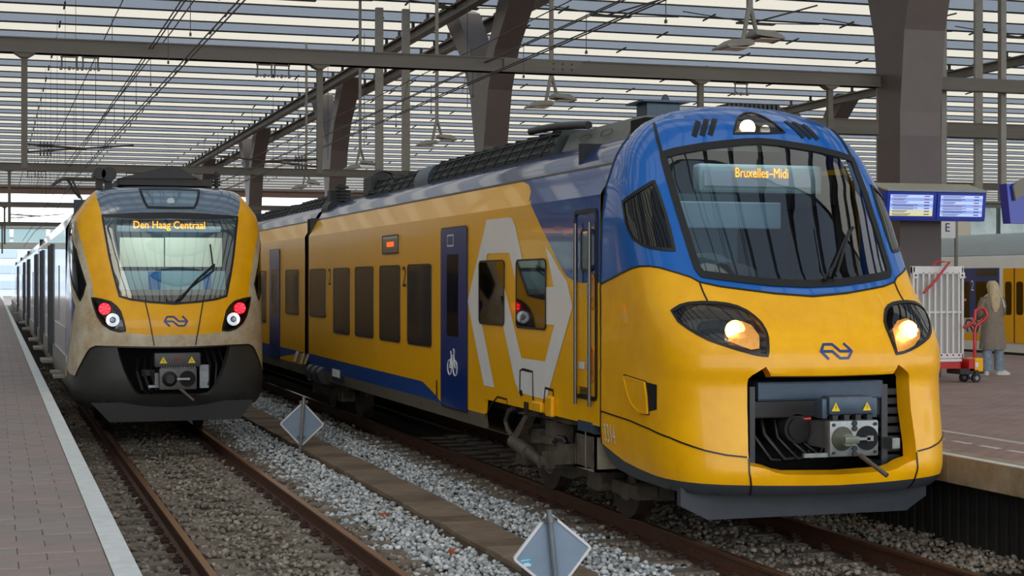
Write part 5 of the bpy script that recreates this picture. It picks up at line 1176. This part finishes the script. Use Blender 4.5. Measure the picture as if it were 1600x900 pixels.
obj('red_label', MB().box(p.x-.07, p.x+.06, YC1-.008, YC1-.004, p.z+.26, p.z+.30), mat('dull_red', (120, 36, 34), .5), ec)
mb = MB()
for k in range(14): mb.box(p.x-.24+.036*k, p.x-.225+.036*k, YC1+.02, YC1+.05, p.z+.145, p.z+.17)
tag(obj('contact_strip', mb, STEEL, cp), kind='stuff')
pa, pb = onY(282, 608, YC1-.05), onY(303, 626, YC1-.32); obj('release_handle', MB().cyl(pa, pb, .024, 10, .018), bpy.data.materials['handle_steel'], cp)
obj('snow_plough', MB().prism([(-1.16, .68), (1.16, .68), (.96, .40), (-.90, .40)], lambda x, z, y: (CX1+x, y, z), 24.06, 24.14), mat('plough_dark', (34, 34, 33), .6), t1)
# body
PROF1 = [(.70, 1.37), (1.0, 1.41), (3.25, 1.41), (3.5, 1.28), (3.7, 1.08), (3.80, .9), (3.88, .3)]
p1z = [a for a, b in PROF1]; p1w = [b for a, b in PROF1]
def hw1(z): return float(np.interp(z, p1z, p1w))
SILV = mat('pale_blue_side', (176, 192, 214), .22, var=.04, coat=1.0); DKB = mat('deep_blue_side', (30, 56, 110), .22, coat=1.0)
def body1(y0, y1, z0, z1):
    zs = [z0]+[z for z in p1z if z0 < z < z1]+[z1]; mb = MB()
    for sg in (-1, 1):
        vs = [(CX1+sg*hw1(z), y, z) for y in (y0, y1) for z in zs]; n = len(zs); mb.add(vs, [(k, k+1, n+k+1, n+k) for k in range(n-1)])
    return mb
cars1 = [(YR1, 43.0), (43.4, 59.5), (59.9, 76), (76.4, 95), (95.4, 115)]
for i, (y0, y1) in enumerate(cars1):
    obj('car_body', body1(y0, y1, 1.25, 3.25), SILV, t1); obj('lower_side', body1(y0, y1, .74, 1.25), mat('lower_side_grey', (128, 122, 112), .5, var=.15) if i == 0 else bpy.data.materials['lower_side_grey'], t1); obj('roof_shoulder', body1(y0, y1, 3.25, 3.88), mat('white_roof', (210, 218, 226), .3, coat=.6) if i == 0 else bpy.data.materials['white_roof'], t1, smooth=30)
    obj('roof_deck', MB().box(CX1-.95, CX1+.95, y0, y1, 3.72, 3.78).box(CX1-1.3, CX1+1.3, y0, y1, .75, .8), GREYD, t1)
    if i: obj('end_wall', MB().box(CX1-1.38, CX1+1.38, y0, y0+.02, .8, 3.5), DARK, t1)
    obj('gangway', MB().box(CX1-1.2, CX1+1.2, y1, y1+.4, .9, 3.4), BLACK, t1)
XL = CX1-1.41
for i, yc1_ in enumerate((30.2, 33.5, 36.0, 39.9, 45.6, 50.5, 56, 64.4, 70, 82, 90)):
    d = obj('door_pair', MB().box(XL-.006, XL+.03, yc1_-.72, yc1_+.72, 1.0, 3.1), DKB if i % 2 else SILV, t1) if yc1_ in (33.5, 39.9, 45.6, 56, 64.4, 82) else None
    if d is not None:
        obj('door_jamb', MB().box(XL-.045, XL, yc1_-.80, yc1_-.70, .98, 3.15), BLACK, d); obj('door_jamb', MB().box(XL-.045, XL, yc1_+.70, yc1_+.80, .98, 3.15), BLACK, d); obj('door_window', MB().box(XL-.012, XL, yc1_-.5, yc1_+.5, 1.7, 2.8), GLASSD, d)
        obj('door_step', MB().box(XL-.20, XL+.05, yc1_-.6, yc1_+.6, .84, .90, bev=.01), POSTM, d)
    else: obj('window', MB().box(XL-.012, XL, yc1_-.9, yc1_+.9, 1.75, 2.7), GLASSD, t1)
for yy in (27.6, 29.0): obj('foot_step', MB().box(XL-.16, XL+.05, yy-.25, yy+.25, .86, .90), POSTM, t1)
for y0, y1 in cars1[:4]: obj('blue_stripe', MB().box(XL-.003, XL, y0, y1, 1.25, 1.7), DKB, t1)
for yb_c in (28.6, 42.0, 60):
    b = bpy.data.objects.new('bogie', None); COL.objects.link(b); b.parent = t1
    for dy in (-1.1, 1.1):
        for sx in (-.75, .75): obj('wheel', MB().cyl((CX1+sx-.06, yb_c+dy, .42), (CX1+sx+.06, yb_c+dy, .42), .42, 28), bpy.data.materials['wheel_steel'], b, smooth=30)
    for sx in (-1.02, 1.02): obj('bogie_frame', MB().box(CX1+sx-.09, CX1+sx+.09, yb_c-1.5, yb_c+1.5, .36, .62, bev=.04), GREYB, b)
# roof of train
obj('roof_box', bxY(186, 278, 331, 291, 25.4, 1.6), GREYD, t1)
a, b, c = onY(186, 278, 25.3), onY(311, 279, 25.3), onY(268, 258, 25.3)
c2 = onY(277, 259, 25.3)
obj('roof_ridge', MB().prism([(a.x, a.z), (b.x, b.z), (c2.x, c2.z), (c.x, c.z)], lambda x, z, y: (x, y, z), 25.35, 27.5), mat('roof_cover_dark', (52, 52, 54), .6, var=.1), t1)
for (x_, y_, r_) in ((170.5, 272, .105), (156, 271, .085)): p = onY(x_, y_, 25.2); obj('horn', MB().cyl(p, p+Vector((0, .7, 0)), r_, 20).cyl(p+Vector((0, -.01, 0)), p+Vector((0, -.02, 0)), r_*1.05, 20).box(p.x-.05, p.x+.05, p.y+.1, p.y+.3, p.z-.22, p.z), GREYD, t1, smooth=40)
p = onY(338, 284, 25.6); mb = MB()
for k in range(4): mb.cyl(p+Vector((0, 0, -.07+.05*k)), p+Vector((0, 0, -.04+.05*k)), .065, 10)
obj('roof_insulator', mb.cyl(p+Vector((0, 0, -.1)), p+Vector((0, 0, .15)), .03, 8), GREYD, t1)
YP = 34.0; q = lambda x_, y_: onY(x_, y_, YP)
pg = bpy.data.objects.new('pantograph', None); COL.objects.link(pg); pg.parent = t1
obj('pan_head', MB().tube([q(82, 290), q(92, 282), q(101, 278.5), q(148, 280)], .035, 8).tube([q(82, 290)+Vector((0, .3, 0)), q(92, 282)+Vector((0, .3, 0)), q(101, 278.5)+Vector((0, .3, 0)), q(148, 280)+Vector((0, .3, 0))], .03, 8), PORC, pg)
obj('pan_arm', MB().tube([q(107, 281), q(115, 298), q(125, 310)], .025, 6).tube([q(114, 283), q(122, 300), q(128, 312)], .02, 6).tube([q(104, 282), q(112, 290), q(107, 298)], .012, 5), GREYD, pg)
# ================================================================ FAR TRAIN beyond the right platform
X3, XC3 = 22.2, 23.6
t3 = thing('regional_train', 'white and blue train with yellow doors standing beyond the right platform', 'train', (XC3, 34, 0))
WB3 = mat('train3_white', (236, 238, 232), .4, var=.03, coat=.3); GR3 = mat('train3_roof', (152, 162, 162), .5, var=.06); BL3 = mat('train3_blue', (14, 62, 128), .35, coat=.4); CR3 = mat('train3_cream', (206, 192, 160), .45, var=.06)
q3 = lambda x_, y_: onX(x_, y_, X3)
zr = [q3(1560, y_).z for y_ in (392, 419, 496, 522, 532, 548)]
for y0, y1 in ((14, 30.6), (31.0, 50), (50.4, 70)):
    zs = [(X3, .80), (X3, 2.95), (X3+.05, 3.05), (X3+.35, 3.32), (X3+.8, 3.5), (XC3, 3.58), (XC3+.6, 3.5), (XC3+1.4, 3.0), (XC3+1.4, .8)]
    obj('car_body', MB().prism(zs, lambda x, z, y: (x, y, z), y0, y1), WB3, t3, smooth=30)
    rf = [(X3+.04, 3.04), (X3+.34, 3.34), (X3+.8, 3.52), (XC3, 3.60), (XC3, 3.5), (X3+.34, 3.2)]; obj('roof_cover', MB().prism(rf, lambda x, z, y: (x-.01, y, z), y0, y1), GR3, t3, smooth=30)
    obj('skirt', MB().box(X3+.02, XC3+1.3, y0, y1, .55, .82), GREYD, t3); obj('underframe', MB().box(X3+.3, XC3+1, y0+.5, y1-.5, .25, .6), VOID, t3)
def bx3(x0, y0, x1, y1, th=.006): a, b = q3(x0, y0), q3(x1, y1); xx = (x0+x1)/2; zt_, zb_ = q3(xx, y0).z, q3(xx, y1).z; return MB().box(X3-th, X3, min(a.y, b.y), max(a.y, b.y), zb_, zt_)
obj('blue_panel', bx3(1480, 419, 1561.5, 496), BL3, t3); obj('cream_band', bx3(1480, 496, 1568, 522, .005), CR3, t3); obj('yellow_band', bx3(1480, 522, 1568, 532, .005), YEL, t3)
obj('window', bx3(1525, 440, 1560, 496, .012), GLASSD, t3); obj('window', bx3(1482, 440, 1515, 496, .012), GLASSD, t3); obj('display', bx3(1526, 421, 1556, 431, .012), mat('display_brown', (70, 58, 44), .3), t3)
dg = obj('door_pair', bx3(1569, 419, 1612, 536, .03), YEL, t3)
for a in ((1572.5, 440, 1582.5, 492), (1590, 440, 1600.5, 492)): obj('door_window', MB().prism([(y, z) for y, z in rrect(q3(a[2], 440).y, q3(a[0], a[3]).z, q3(a[0], 440).y, q3(a[0], a[1]).z, .07)], lambda y, z, x: (x, y, z), X3-.036, X3-.03), GLASSD, dg)
obj('door_gap', bx3(1586, 419, 1587.5, 536, .034), BLACK, dg)
for y0 in (18, 36.5, 41, 46): obj('blue_panel', MB().box(X3-.006, X3, y0, y0+4.4, 1.7, 2.98), BL3, t3); obj('window', MB().box(X3-.012, X3, y0+.4, y0+3.9, 1.75, 2.45), GLASSD, t3)
p = q3(1520, 447); obj('class_number', text_mb('2', .36, lambda u, v: (X3-.012, p.y-u, p.z+v), font_scale_x=.8), WPRINT, t3)
p = q3(1519, 509); obj('emblem', ribbon([(p.y-u*.62, p.z+v*.30) for u, v in EMB[0]], lambda y, z, o: Vector((X3-.008-o, y, z)), .045, sp=.1), PRINT, t3); obj('emblem', ribbon([(p.y-u*.62, p.z+v*.30) for u, v in EMB[1]], lambda y, z, o: Vector((X3-.009-o, y, z)), .045, sp=.1), PRINT, t3)
# ================================================================ THINGS ON THE GROUND AND PLATFORM
SIGNB = mat('sign_back', (132, 150, 168), .45, var=.06, vscale=4); SIGNE = mat('sign_edge', (222, 222, 222), .5)
def sign(x, yy, zc, half, tilt, lean, label, sticker, ptop, pbot):
    s = thing('diamond_sign', label, 'sign', (x, yy, -.15), 'backs of diamond-shaped signs between the tracks')
    c = Vector((x, yy, zc)); Rm = Matrix.Translation(c) @ Matrix.Rotation(tilt, 4, 'Y')
    T = lambda u, v, t: tuple(Rm @ Vector((u, t, v)))
    def dia(h): return [(0, h), (h, 0), (0, -h), (-h, 0)]
    def rd(h, r=.03):
        o = []
        for cx_, cz_, a0 in ((0, h-r*1.414, 45), (h-r*1.414, 0, -45), (0, -(h-r*1.414), -135), (-(h-r*1.414), 0, 135)):
            for k in range(4): t = R(a0+90-30*k); o.append((cx_+r*math.cos(t), cz_+r*math.sin(t)))
        return o
    obj('plate', MB().prism(rd(half-.012), T, .0, .012), SIGNB, s)
    ring_o, ring_i = rd(half), rd(half-.030, .012); n = len(ring_o); mb = MB()
    vs = [T(*p, -.012) for p in ring_o]+[T(*p, -.012) for p in ring_i]+[T(*p, .016) for p in ring_o]+[T(*p, .0) for p in ring_i]
    for k in range(n): j = (k+1) % n; mb.f += [(k, j, n+j, n+k), (k, 2*n+k, 2*n+j, j), (n+k, n+j, 3*n+j, 3*n+k)]
    mb.v = vs; mb.m = [0]*len(mb.f); obj('border', mb, SIGNE, s)
    a, b = onY(*ptop, yy-.035), onY(*pbot, yy-.035); b = a+(b-a)*((a.z+.30)/(a.z-b.z))
    po = obj('post', MB().cyl(a, b, .024, 16), POSTM if not sticker else mat('sign_post_grey', (122, 132, 138), .45, .3, var=.15, vscale=20), s, smooth=40)
    dd = (b-a).normalized()
    for k in (.075, .60) if sticker else (.09, .62):
        q = a+dd*k; obj('clamp', MB().cyl(q-dd*.022, q+dd*.022, .034, 16).box(q.x-.065, q.x+.065, q.y-.005, q.y+.022, q.z-.018, q.z+.018), STEEL, s, smooth=30); 
        for sx in (-.05, .05): obj('bolt', MB().cyl((q.x+sx, q.y-.02, q.z), (q.x+sx, q.y, q.z), .010, 8), GREYD, s)
    if sticker:
        m3 = MB().box(-.275, -.185, -.004, -.001, -.075, -.01); m3.v = [tuple(Rm @ Vector((v[0]+.0, v[1], v[2]))) for v in m3.v]
        st = obj('sticker', m3, mat('sticker_blue', (60, 170, 215), .4), s, label='small blue and white sticker')
        m4 = MB().box(-.27, -.19, -.006, -.004, -.075, -.055); m4.box(-.25, -.205, -.006, -.004, -.055, -.045); m4.v = [tuple(Rm @ Vector(v)) for v in m4.v]; obj('sticker_print', m4, WPRINT, st)
        m5 = MB()
        for k in range(5): m5.box(-.27+.016*k, -.26+.016*k, -.006, -.004, -.03, -.018)
        m5.v = [tuple(Rm @ Vector(v)) for v in m5.v]; tag(obj('sticker_lettering', m5, WPRINT, st), kind='stuff')
    return s
def sgn_at(lx, ly, rx, ry, tx, ty, X, *a):
    cxp, cyp = (lx+rx)/2, (ly+ry)/2; d = F_PX*.675/(rx-lx); yy = (d-.302*X)/.953; P = onY(cxp, cyp, yy)
    return P, yy
P, yy = sgn_at(437, 660.7, 506.7, 664.7, 0, 0, 4.39); sign(P.x, yy, P.z, .345, R(2.5), 0, 'smaller distant diamond sign back, grey with white edge, by the left train', False, (475, 619), (469, 700))
P, yy = sgn_at(797.5, 871, 928.5, 857.5, 0, 0, 4.26); sign(P.x, yy, P.z, .342, R(-5.5), 0, 'larger near diamond sign back with blue sticker, at the lower frame edge', True, (857.5, 797), (867.5, 899))
# ---- departure displays hanging on the near column
BLUD = mat('display_blue', (6, 50, 176), .35, coat=.4); SCR = mat('screen_light', (170, 186, 236), .4, emit=(172, 190, 240), estr=.55); SCR2 = mat('screen_band', (130, 152, 214), .4, emit=(140, 162, 220), estr=.45); SCRY = mat('screen_yellow', (206, 200, 150), .4, emit=(206, 200, 150), estr=.5)
INK = mat('screen_ink', (60, 74, 120), .6); INKR = mat('screen_ink_pink', (200, 120, 160), .6)
dpl = thing('departure_display', 'blue twin-screen departure display in front of the near column', 'display', (15, 24.3, 3.4))
A0, A1, A2, A3 = [onY(x_, y_, 24.35) for x_, y_ in ((1381, 298), (1536.5, 302), (1530, 347), (1385, 343))]
x0, x1 = A3.x-.05, A1.x; zt_, zb_ = (A0.z+A1.z)/2, (A2.z+A3.z)/2
dx, wd = x1-x0, (x1-x0)/2
def TD(u, v, t): return (x0+u, 24.30-.0+t-(v-.0)*.12, zb_+v)      # screens lean a little towards the reader
Hh = zt_-zb_
obj('housing', MB().prism([(0, 0), (dx, 0), (dx, Hh), (0, Hh)], TD, .02, .22), BLUD, dpl)
mb = MB()
for k in range(30): mb.hexa([TD(dx*k/30, Hh+.0, .0), TD(dx*(k+.5)/30, Hh, .0), TD(dx*(k+.5)/30, Hh+.13, .55), TD(dx*k/30, Hh+.13, .55)], [TD(dx*k/30, Hh+.03, .0), TD(dx*(k+.5)/30, Hh+.03, .0), TD(dx*(k+.5)/30, Hh+.17, .55), TD(dx*k/30, Hh+.17, .55)])
mb2 = MB().hexa([TD(0, Hh-.01, .0), TD(dx, Hh-.01, .0), TD(dx, Hh+.10, .55), TD(0, Hh+.10, .55)], [TD(0, Hh, .0), TD(dx, Hh, .0), TD(dx, Hh+.125, .55), TD(0, Hh+.125, .55)]); obj('top_underside', mb2, GREYD, dpl); obj('ribbed_top', mb, mat('ribbed_top_cream', (200, 196, 176), .6), dpl); obj('top_plate', MB().prism([(0, 0), (dx, 0), (dx, .03), (0, .03)], lambda u, v, t: TD(u, Hh+v, t), -.01, .02), mat('top_plate', (150, 160, 176), .5), dpl)
obj('wall_bracket', MB().box(14.7, 15.9, 24.4, 24.85, zb_+.1, zt_-.05), GREYD, dpl)
for j in range(2):
    u0 = j*wd+.05; u1 = (j+1)*wd-.05; fr = obj('screen_frame', MB().prism([(u0-.04, .03), (u1+.04, .03), (u1+.04, Hh-.02), (u0-.04, Hh-.02)], TD, .0, .02), BLUD, dpl)
    sc_ = obj('screen', MB().prism([(u0+.02, .075), (u1-.03, .075), (u1-.03, Hh-.06), (u0+.02, Hh-.06)], TD, -.006, .0), SCR, dpl, label='lit departure list')
    rows = 7; rh = (Hh-.135)/rows
    for r in range(rows):
        v0 = .075+rh*r
        if r % 2: obj('list_band', MB().prism([(u0+.02, v0), (u1-.03, v0), (u1-.03, v0+rh), (u0+.02, v0+rh)], TD, -.008, -.006), SCR2, sc_)
        if j == 0 and r < 2: obj('list_band', MB().prism([(u0+.02, v0), (u1-.03, v0), (u1-.03, v0+rh), (u0+.02, v0+rh)], TD, -.008, -.006), SCRY, sc_)
        l1 = random.uniform(.25, .5)
        obj('list_line', MB().prism([(u0+.05, v0+rh*.55), (u0+.05+l1, v0+rh*.55), (u0+.05+l1, v0+rh*.75), (u0+.05, v0+rh*.75)], TD, -.010, -.008).prism([(u1-.2, v0+rh*.4), (u1-.10, v0+rh*.4), (u1-.10, v0+rh*.7), (u1-.2, v0+rh*.7)], TD, -.010, -.008), INKR if r == 5-j*2 else INK, sc_)
        obj('list_line', MB().prism([(u0+.07, v0+rh*.18), (u0+.07+l1*.8, v0+rh*.18), (u0+.07+l1*.8, v0+rh*.34), (u0+.07, v0+rh*.34)], TD, -.010, -.008), INK, sc_)
# platform-letter board behind the column, blue back of another display at the right edge
Pq = onY(1491, 355, 30); lb_ = thing('letter_board', 'white board with dark letter E just right of the near column', 'sign', (Pq.x, 30, 3.2))
obj('board', MB().box(onY(1464, 340, 30).x, onY(1493, 340, 30).x, 30, 30.05, onY(1490, 372, 30).z, onY(1490, 342, 30).z), WPRINT, lb_); e_ = onY(1481, 356, 29.98); obj('letter', text_mb('E', .26, lambda u, v: (e_.x+u, 29.99, e_.z+v)), PRINT, lb_)
obj('board_post', MB().box(onY(1493.5, 340, 30).x, onY(1497, 340, 30).x, 30.0, 30.06, ZP2, onY(1490, 340, 30).z+.3), POSTM, lb_)
YD = 21.5; dd_ = thing('platform_display_back', 'blue display housing on a curved grey bracket, cut by the right frame edge', 'display', (onY(1600, 310, YD).x, YD, 3.5))
w_ = lambda x_, y_, Y=YD: (onY(x_, y_, Y).x, onY(x_, y_, Y).z)
obj('housing', MB().prism([w_(1573, 287), (w_(1573, 287)[0]+1.2, w_(1573, 287)[1]+.1), (w_(1573, 287)[0]+1.2, w_(1579, 349)[1]), w_(1579, 349)], lambda x, z, y: (x, y, z), YD, YD+.2), BLUD, dd_)
obj('bracket', MB().prism([w_(1580, 291), w_(1588, 283), w_(1600, 278), w_(1625, 278), w_(1625, 300), w_(1600, 304), w_(1590, 308), w_(1584, 314)], lambda x, z, y: (x, y, z), YD-.06, YD-.01), mat('bracket_grey', (132, 128, 118), .6), dd_)
# ---- folded wheelchair ramp on its red trolley
RWH = mat('ramp_white', (226, 226, 224), .5, var=.03); RGR = mat('ramp_panel', (176, 176, 172), .6)
rp = thing('folding_ramp', 'white barred folding ramp standing upright, held by red bars', 'ramp', (14.4, 23.6, ZP2))
YRm = 23.6; rx0, rx1 = onY(1425, 500, YRm).x, onY(1505, 500, YRm).x; rz1, rz0 = onY(1465, 416, YRm).z, onY(1465, 561, YRm).z
obj('ramp_panel', MB().box(rx0+.04, rx1-.04, YRm+.03, YRm+.05, rz0+.03, rz1-.05), RGR, rp)
fr = obj('ramp_frame', MB().box(rx0, rx1, YRm-.02, YRm+.06, rz1-.13, rz1, bev=.015).box(rx0, rx1, YRm-.02, YRm+.06, rz0, rz0+.09, bev=.015).box(rx0, rx0+.04, YRm-.02, YRm+.06, rz0, rz1).box(rx1-.035, rx1, YRm-.02, YRm+.06, rz0, rz1).box(rx0, rx1, YRm-.0, YRm+.03, (rz0+rz1)/2-.01, (rz0+rz1)/2+.02), RWH, rp)
for k in range(8): xx = rx0+.09+(rx1-rx0-.18)*k/7; obj('ramp_bar', MB().box(xx-.014, xx+.014, YRm-.02, YRm+.03, rz0+.05, rz1-.1), RWH, rp)
for xx in (rx0+.05, rx1-.04): obj('corner_plate', MB().prism([(xx-.05, rz1-.2), (xx+.05, rz1-.2), (xx+.05, rz1-.1), (xx-.05, rz1-.1)], lambda x, z, y: (x, y, z), YRm-.035, YRm-.02), RWH, rp); obj('bolt', MB().cyl((xx, YRm-.04, rz1-.15), (xx, YRm-.03, rz1-.15), .018, 10), BLACK, rp)
for zz in (.18, .52): obj('hinge', MB().box(rx1, rx1+.06, YRm, YRm+.04, rz0+(rz1-rz0)*(1-zz*.72)-.0, rz0+(rz1-rz0)*(1-zz*.72)+.035), RED, rp)
tr = thing('ramp_trolley', 'red trolley with looped handle and black castors carrying the white ramp', 'trolley', (15.2, 23.5, ZP2))
t_ = lambda x_, y_, Y=23.4: onY(x_, y_, Y)
obj('handle', MB().tube([t_(1523, 565), t_(1523, 516), t_(1526, 508), t_(1538, 500), t_(1543, 492), t_(1537, 482), t_(1531, 482), t_(1524, 485), t_(1523, 499), t_(1518, 506), t_(1506, 512)], .028, 10), RED, tr, smooth=60)
obj('tie_bar', MB().tube([t_(1443, 458, 23.5), t_(1462, 438, 23.5), t_(1484, 409, 23.5), t_(1462, 409, 23.5), t_(1459, 414, 23.5)], .022, 8), RED, tr, smooth=60)
a, b = t_(1421, 569), t_(1504, 574); obj('base_frame', MB().box(a.x, b.x, 23.45, 23.75, b.z-.02, a.z+.02).box(b.x, b.x+.35, 23.4, 23.7, b.z-.07, b.z-.02), RED, tr); obj('base_edge', MB().box(a.x, b.x, 23.42, 23.45, a.z+.03, a.z+.07), RWH, tr)
a, b = t_(1509, 560), t_(1521, 580); obj('battery_box', MB().box(a.x, b.x, 23.3, 23.6, b.z, a.z, bev=.015), RED, tr)
a, b = t_(1517, 559), t_(1530, 580); obj('yellow_cover', MB().box(a.x, b.x, 23.28, 23.55, b.z, a.z, bev=.015), YEL, tr); a, b = t_(1517, 566), t_(1522, 573); obj('label_plate', MB().box(a.x, b.x, 23.27, 23.28, b.z, a.z), WPRINT, tr)
a, b = t_(1495, 576), t_(1532, 582); obj('fork', MB().box(a.x, b.x, 23.3, 23.7, b.z-.02, a.z), GREYD, tr)
for x_, Y in ((1506, 23.5), (1525, 23.3), (1516, 24.0)):
    p = onY(x_, 590, Y); p.z = ZP2+.075; wh = obj('castor', MB().cyl(p+Vector((0, -.02, 0)), p+Vector((0, .03, 0)), .075, 20), BLACK, tr, smooth=30); obj('hub', MB().cyl(p+Vector((0, -.03, 0)), p+Vector((0, -.02, 0)), .035, 14), STEEL, wh)
    obj('castor_fork', MB().box(p.x-.03, p.x+.03, p.y-.03, p.y+.04, p.z+.04, p.z+.13), GREYD, tr)
# ---- woman seen from behind
PX_, PY_ = onZ(1551, 586, ZP2).x, onZ(1551, 586, ZP2).y
wm = thing('person', 'long-haired person in a long grey-brown coat and pale jeans standing with back to the camera', 'person', (PX_, PY_, ZP2))
SKIN = mat('skin', (214, 172, 148), .55); COAT = mat('coat_cloth', (146, 134, 120), .85, c2=(126, 116, 102), vscale=9, bump=.3, bscale=25); JEAN = mat('jeans', (160, 174, 190), .8, c2=(112, 128, 146), vscale=8, bump=.2); HAIR = mat('blond_hair', (218, 198, 158), .5, c2=(176, 152, 112), vscale=12, stretch=(4, 4, .5), bump=.4); SHOE = mat('white_shoe', (216, 214, 208), .6)
Hs = 1.66
def Wp(x, y, z): return (PX_+x, PY_+y, ZP2+z)
vs = [(0, 0, .92), (0, 0, 1.12), (0, .01, 1.30), (0, .01, 1.41), (0, .01, 1.48), (0, .02, 1.57), (0, .02, 1.62),
      (-.09, 0, .88), (-.115, .0, .48), (-.125, .01, .10), (-.14, .06, .035), (-.16, .14, .03),
      (.09, 0, .88), (.12, .0, .48), (.14, .01, .10), (.17, -.02, .035), (.25, -.06, .03),
      (-.15, .01, 1.36), (-.20, .04, 1.12), (-.15, .20, 1.02), (-.10, .26, 1.03), (.15, .01, 1.36), (.21, .06, 1.12), (.17, .24, 1.06), (.10, .29, 1.08)]
ed = [(0, 1), (1, 2), (2, 3), (3, 4), (4, 5), (5, 6), (0, 7), (7, 8), (8, 9), (9, 10), (10, 11), (0, 12), (12, 13), (13, 14), (14, 15), (15, 16), (3, 17), (17, 18), (18, 19), (19, 20), (3, 21), (21, 22), (22, 23), (23, 24)]
rd = [.13, .11, .13, .07, .048, .088, .07, .085, .062, .045, .04, .035, .085, .062, .045, .04, .035, .055, .042, .034, .026, .055, .042, .034, .026]
me = bpy.data.meshes.new('body'); me.from_pydata([Vector(v) for v in vs], ed, []); bo = bpy.data.objects.new('body', me); COL.objects.link(bo)
sk = bo.modifiers.new('s', 'SKIN'); sv = me.skin_vertices[0].data
for i, r in enumerate(rd): sv[i].radius = (r, r)
sv[0].use_root = True; ss = bo.modifiers.new('u', 'SUBSURF'); ss.levels = 2; ss.render_levels = 2
dg_ = bpy.context.evaluated_depsgraph_get(); me2 = bpy.data.meshes.new_from_object(bo.evaluated_get(dg_)); bpy.data.objects.remove(bo)
bo = link_mesh('body', me2, wm); me2.materials.clear(); me2.materials.append(SKIN); me2.polygons.foreach_set('use_smooth', [True]*len(me2.polygons))
def ring(cx, cy, z, rx, ry, n=28, fold=0.0, ph=0): return [Wp(cx+rx*(1+fold*math.sin(7*t+ph))*math.cos(t), cy+ry*(1+fold*math.sin(7*t+ph))*math.sin(t), z) for t in np.linspace(0, 2*math.pi, n+1)[:-1]]
obj('coat', MB().loft([ring(0, .0, .46, .25, .19, fold=.04), ring(0, .0, .70, .225, .175, fold=.04), ring(0, 0, .95, .20, .155, fold=.025), ring(0, 0, 1.12, .185, .14, fold=.01), ring(0, 0, 1.28, .205, .14), ring(0, .0, 1.38, .19, .12), ring(0, .01, 1.43, .10, .085), ring(0, .01, 1.46, .065, .065)]), COAT, wm, smooth=60)
for sx, pts_ in ((-1, [(-.17, 0, 1.37), (-.215, .03, 1.22), (-.225, .05, 1.10), (-.18, .17, 1.03), (-.155, .21, 1.02)]), (1, [(.17, 0, 1.37), (.22, .03, 1.22), (.24, .06, 1.10), (.20, .18, 1.06), (.175, .24, 1.06)])):
    obj('sleeve', MB().tube([Wp(*p) for p in pts_], .06, 14, rs=[.065, .07, .066, .058, .052]), COAT, wm, smooth=60)
for sx in (-1, 1):
    cxs = (-.115, .13)[sx > 0]; obj('trouser_leg', MB().loft([ring(cxs, .0, .09, .088, .09, 18, .02), ring(cxs, 0, .3, .083, .085, 18, .03), ring(cxs*.95, 0, .55, .085, .09, 18, .02), ring(cxs*.8, 0, .86, .095, .1, 18)]), JEAN, wm, smooth=60)
for (cxs, cys, an) in ((-.14, .05, 1.7), (.18, -.02, -.35)):
    q = MB().loft([[(a*.14, b*.05, z) for a, b in ((-.8, 0), (-.6, .8), (0, .9), (.8, .9), (1.05, 0), (.8, -.9), (0, -.9), (-.6, -.8))] for z in (0, .035)]+[[(a*.10-.02, b*.038, .085) for a, b in ((-.8, 0), (-.6, .8), (0, .9), (.6, .6), (.75, 0), (.6, -.6), (0, -.9), (-.6, -.8))]])
    q.v = [Wp(*(Matrix.Rotation(an, 3, 'Z') @ Vector(v) + Vector((cxs, cys, 0)))) for v in q.v]; obj('shoe', q, SHOE, wm, smooth=50)
obj('hair', MB().loft([ring(-.03, -.13, 1.12, .035, .02, 18), ring(-.03, -.13, 1.22, .085, .035, 18, .05), ring(-.01, -.09, 1.36, .105, .07, 18, .04), ring(0, -.03, 1.48, .105, .10, 18, .02), ring(0, .0, 1.58, .105, .115, 18), ring(0, .01, 1.64, .088, .095, 18), ring(0, .01, 1.675, .045, .05, 18)]), HAIR, wm, smooth=60)
obj('bag_strap', MB().tube([Wp(.12, -.06, 1.42), Wp(.155, -.10, 1.30), Wp(.17, -.11, 1.20)], .012, 6), WPRINT, wm)
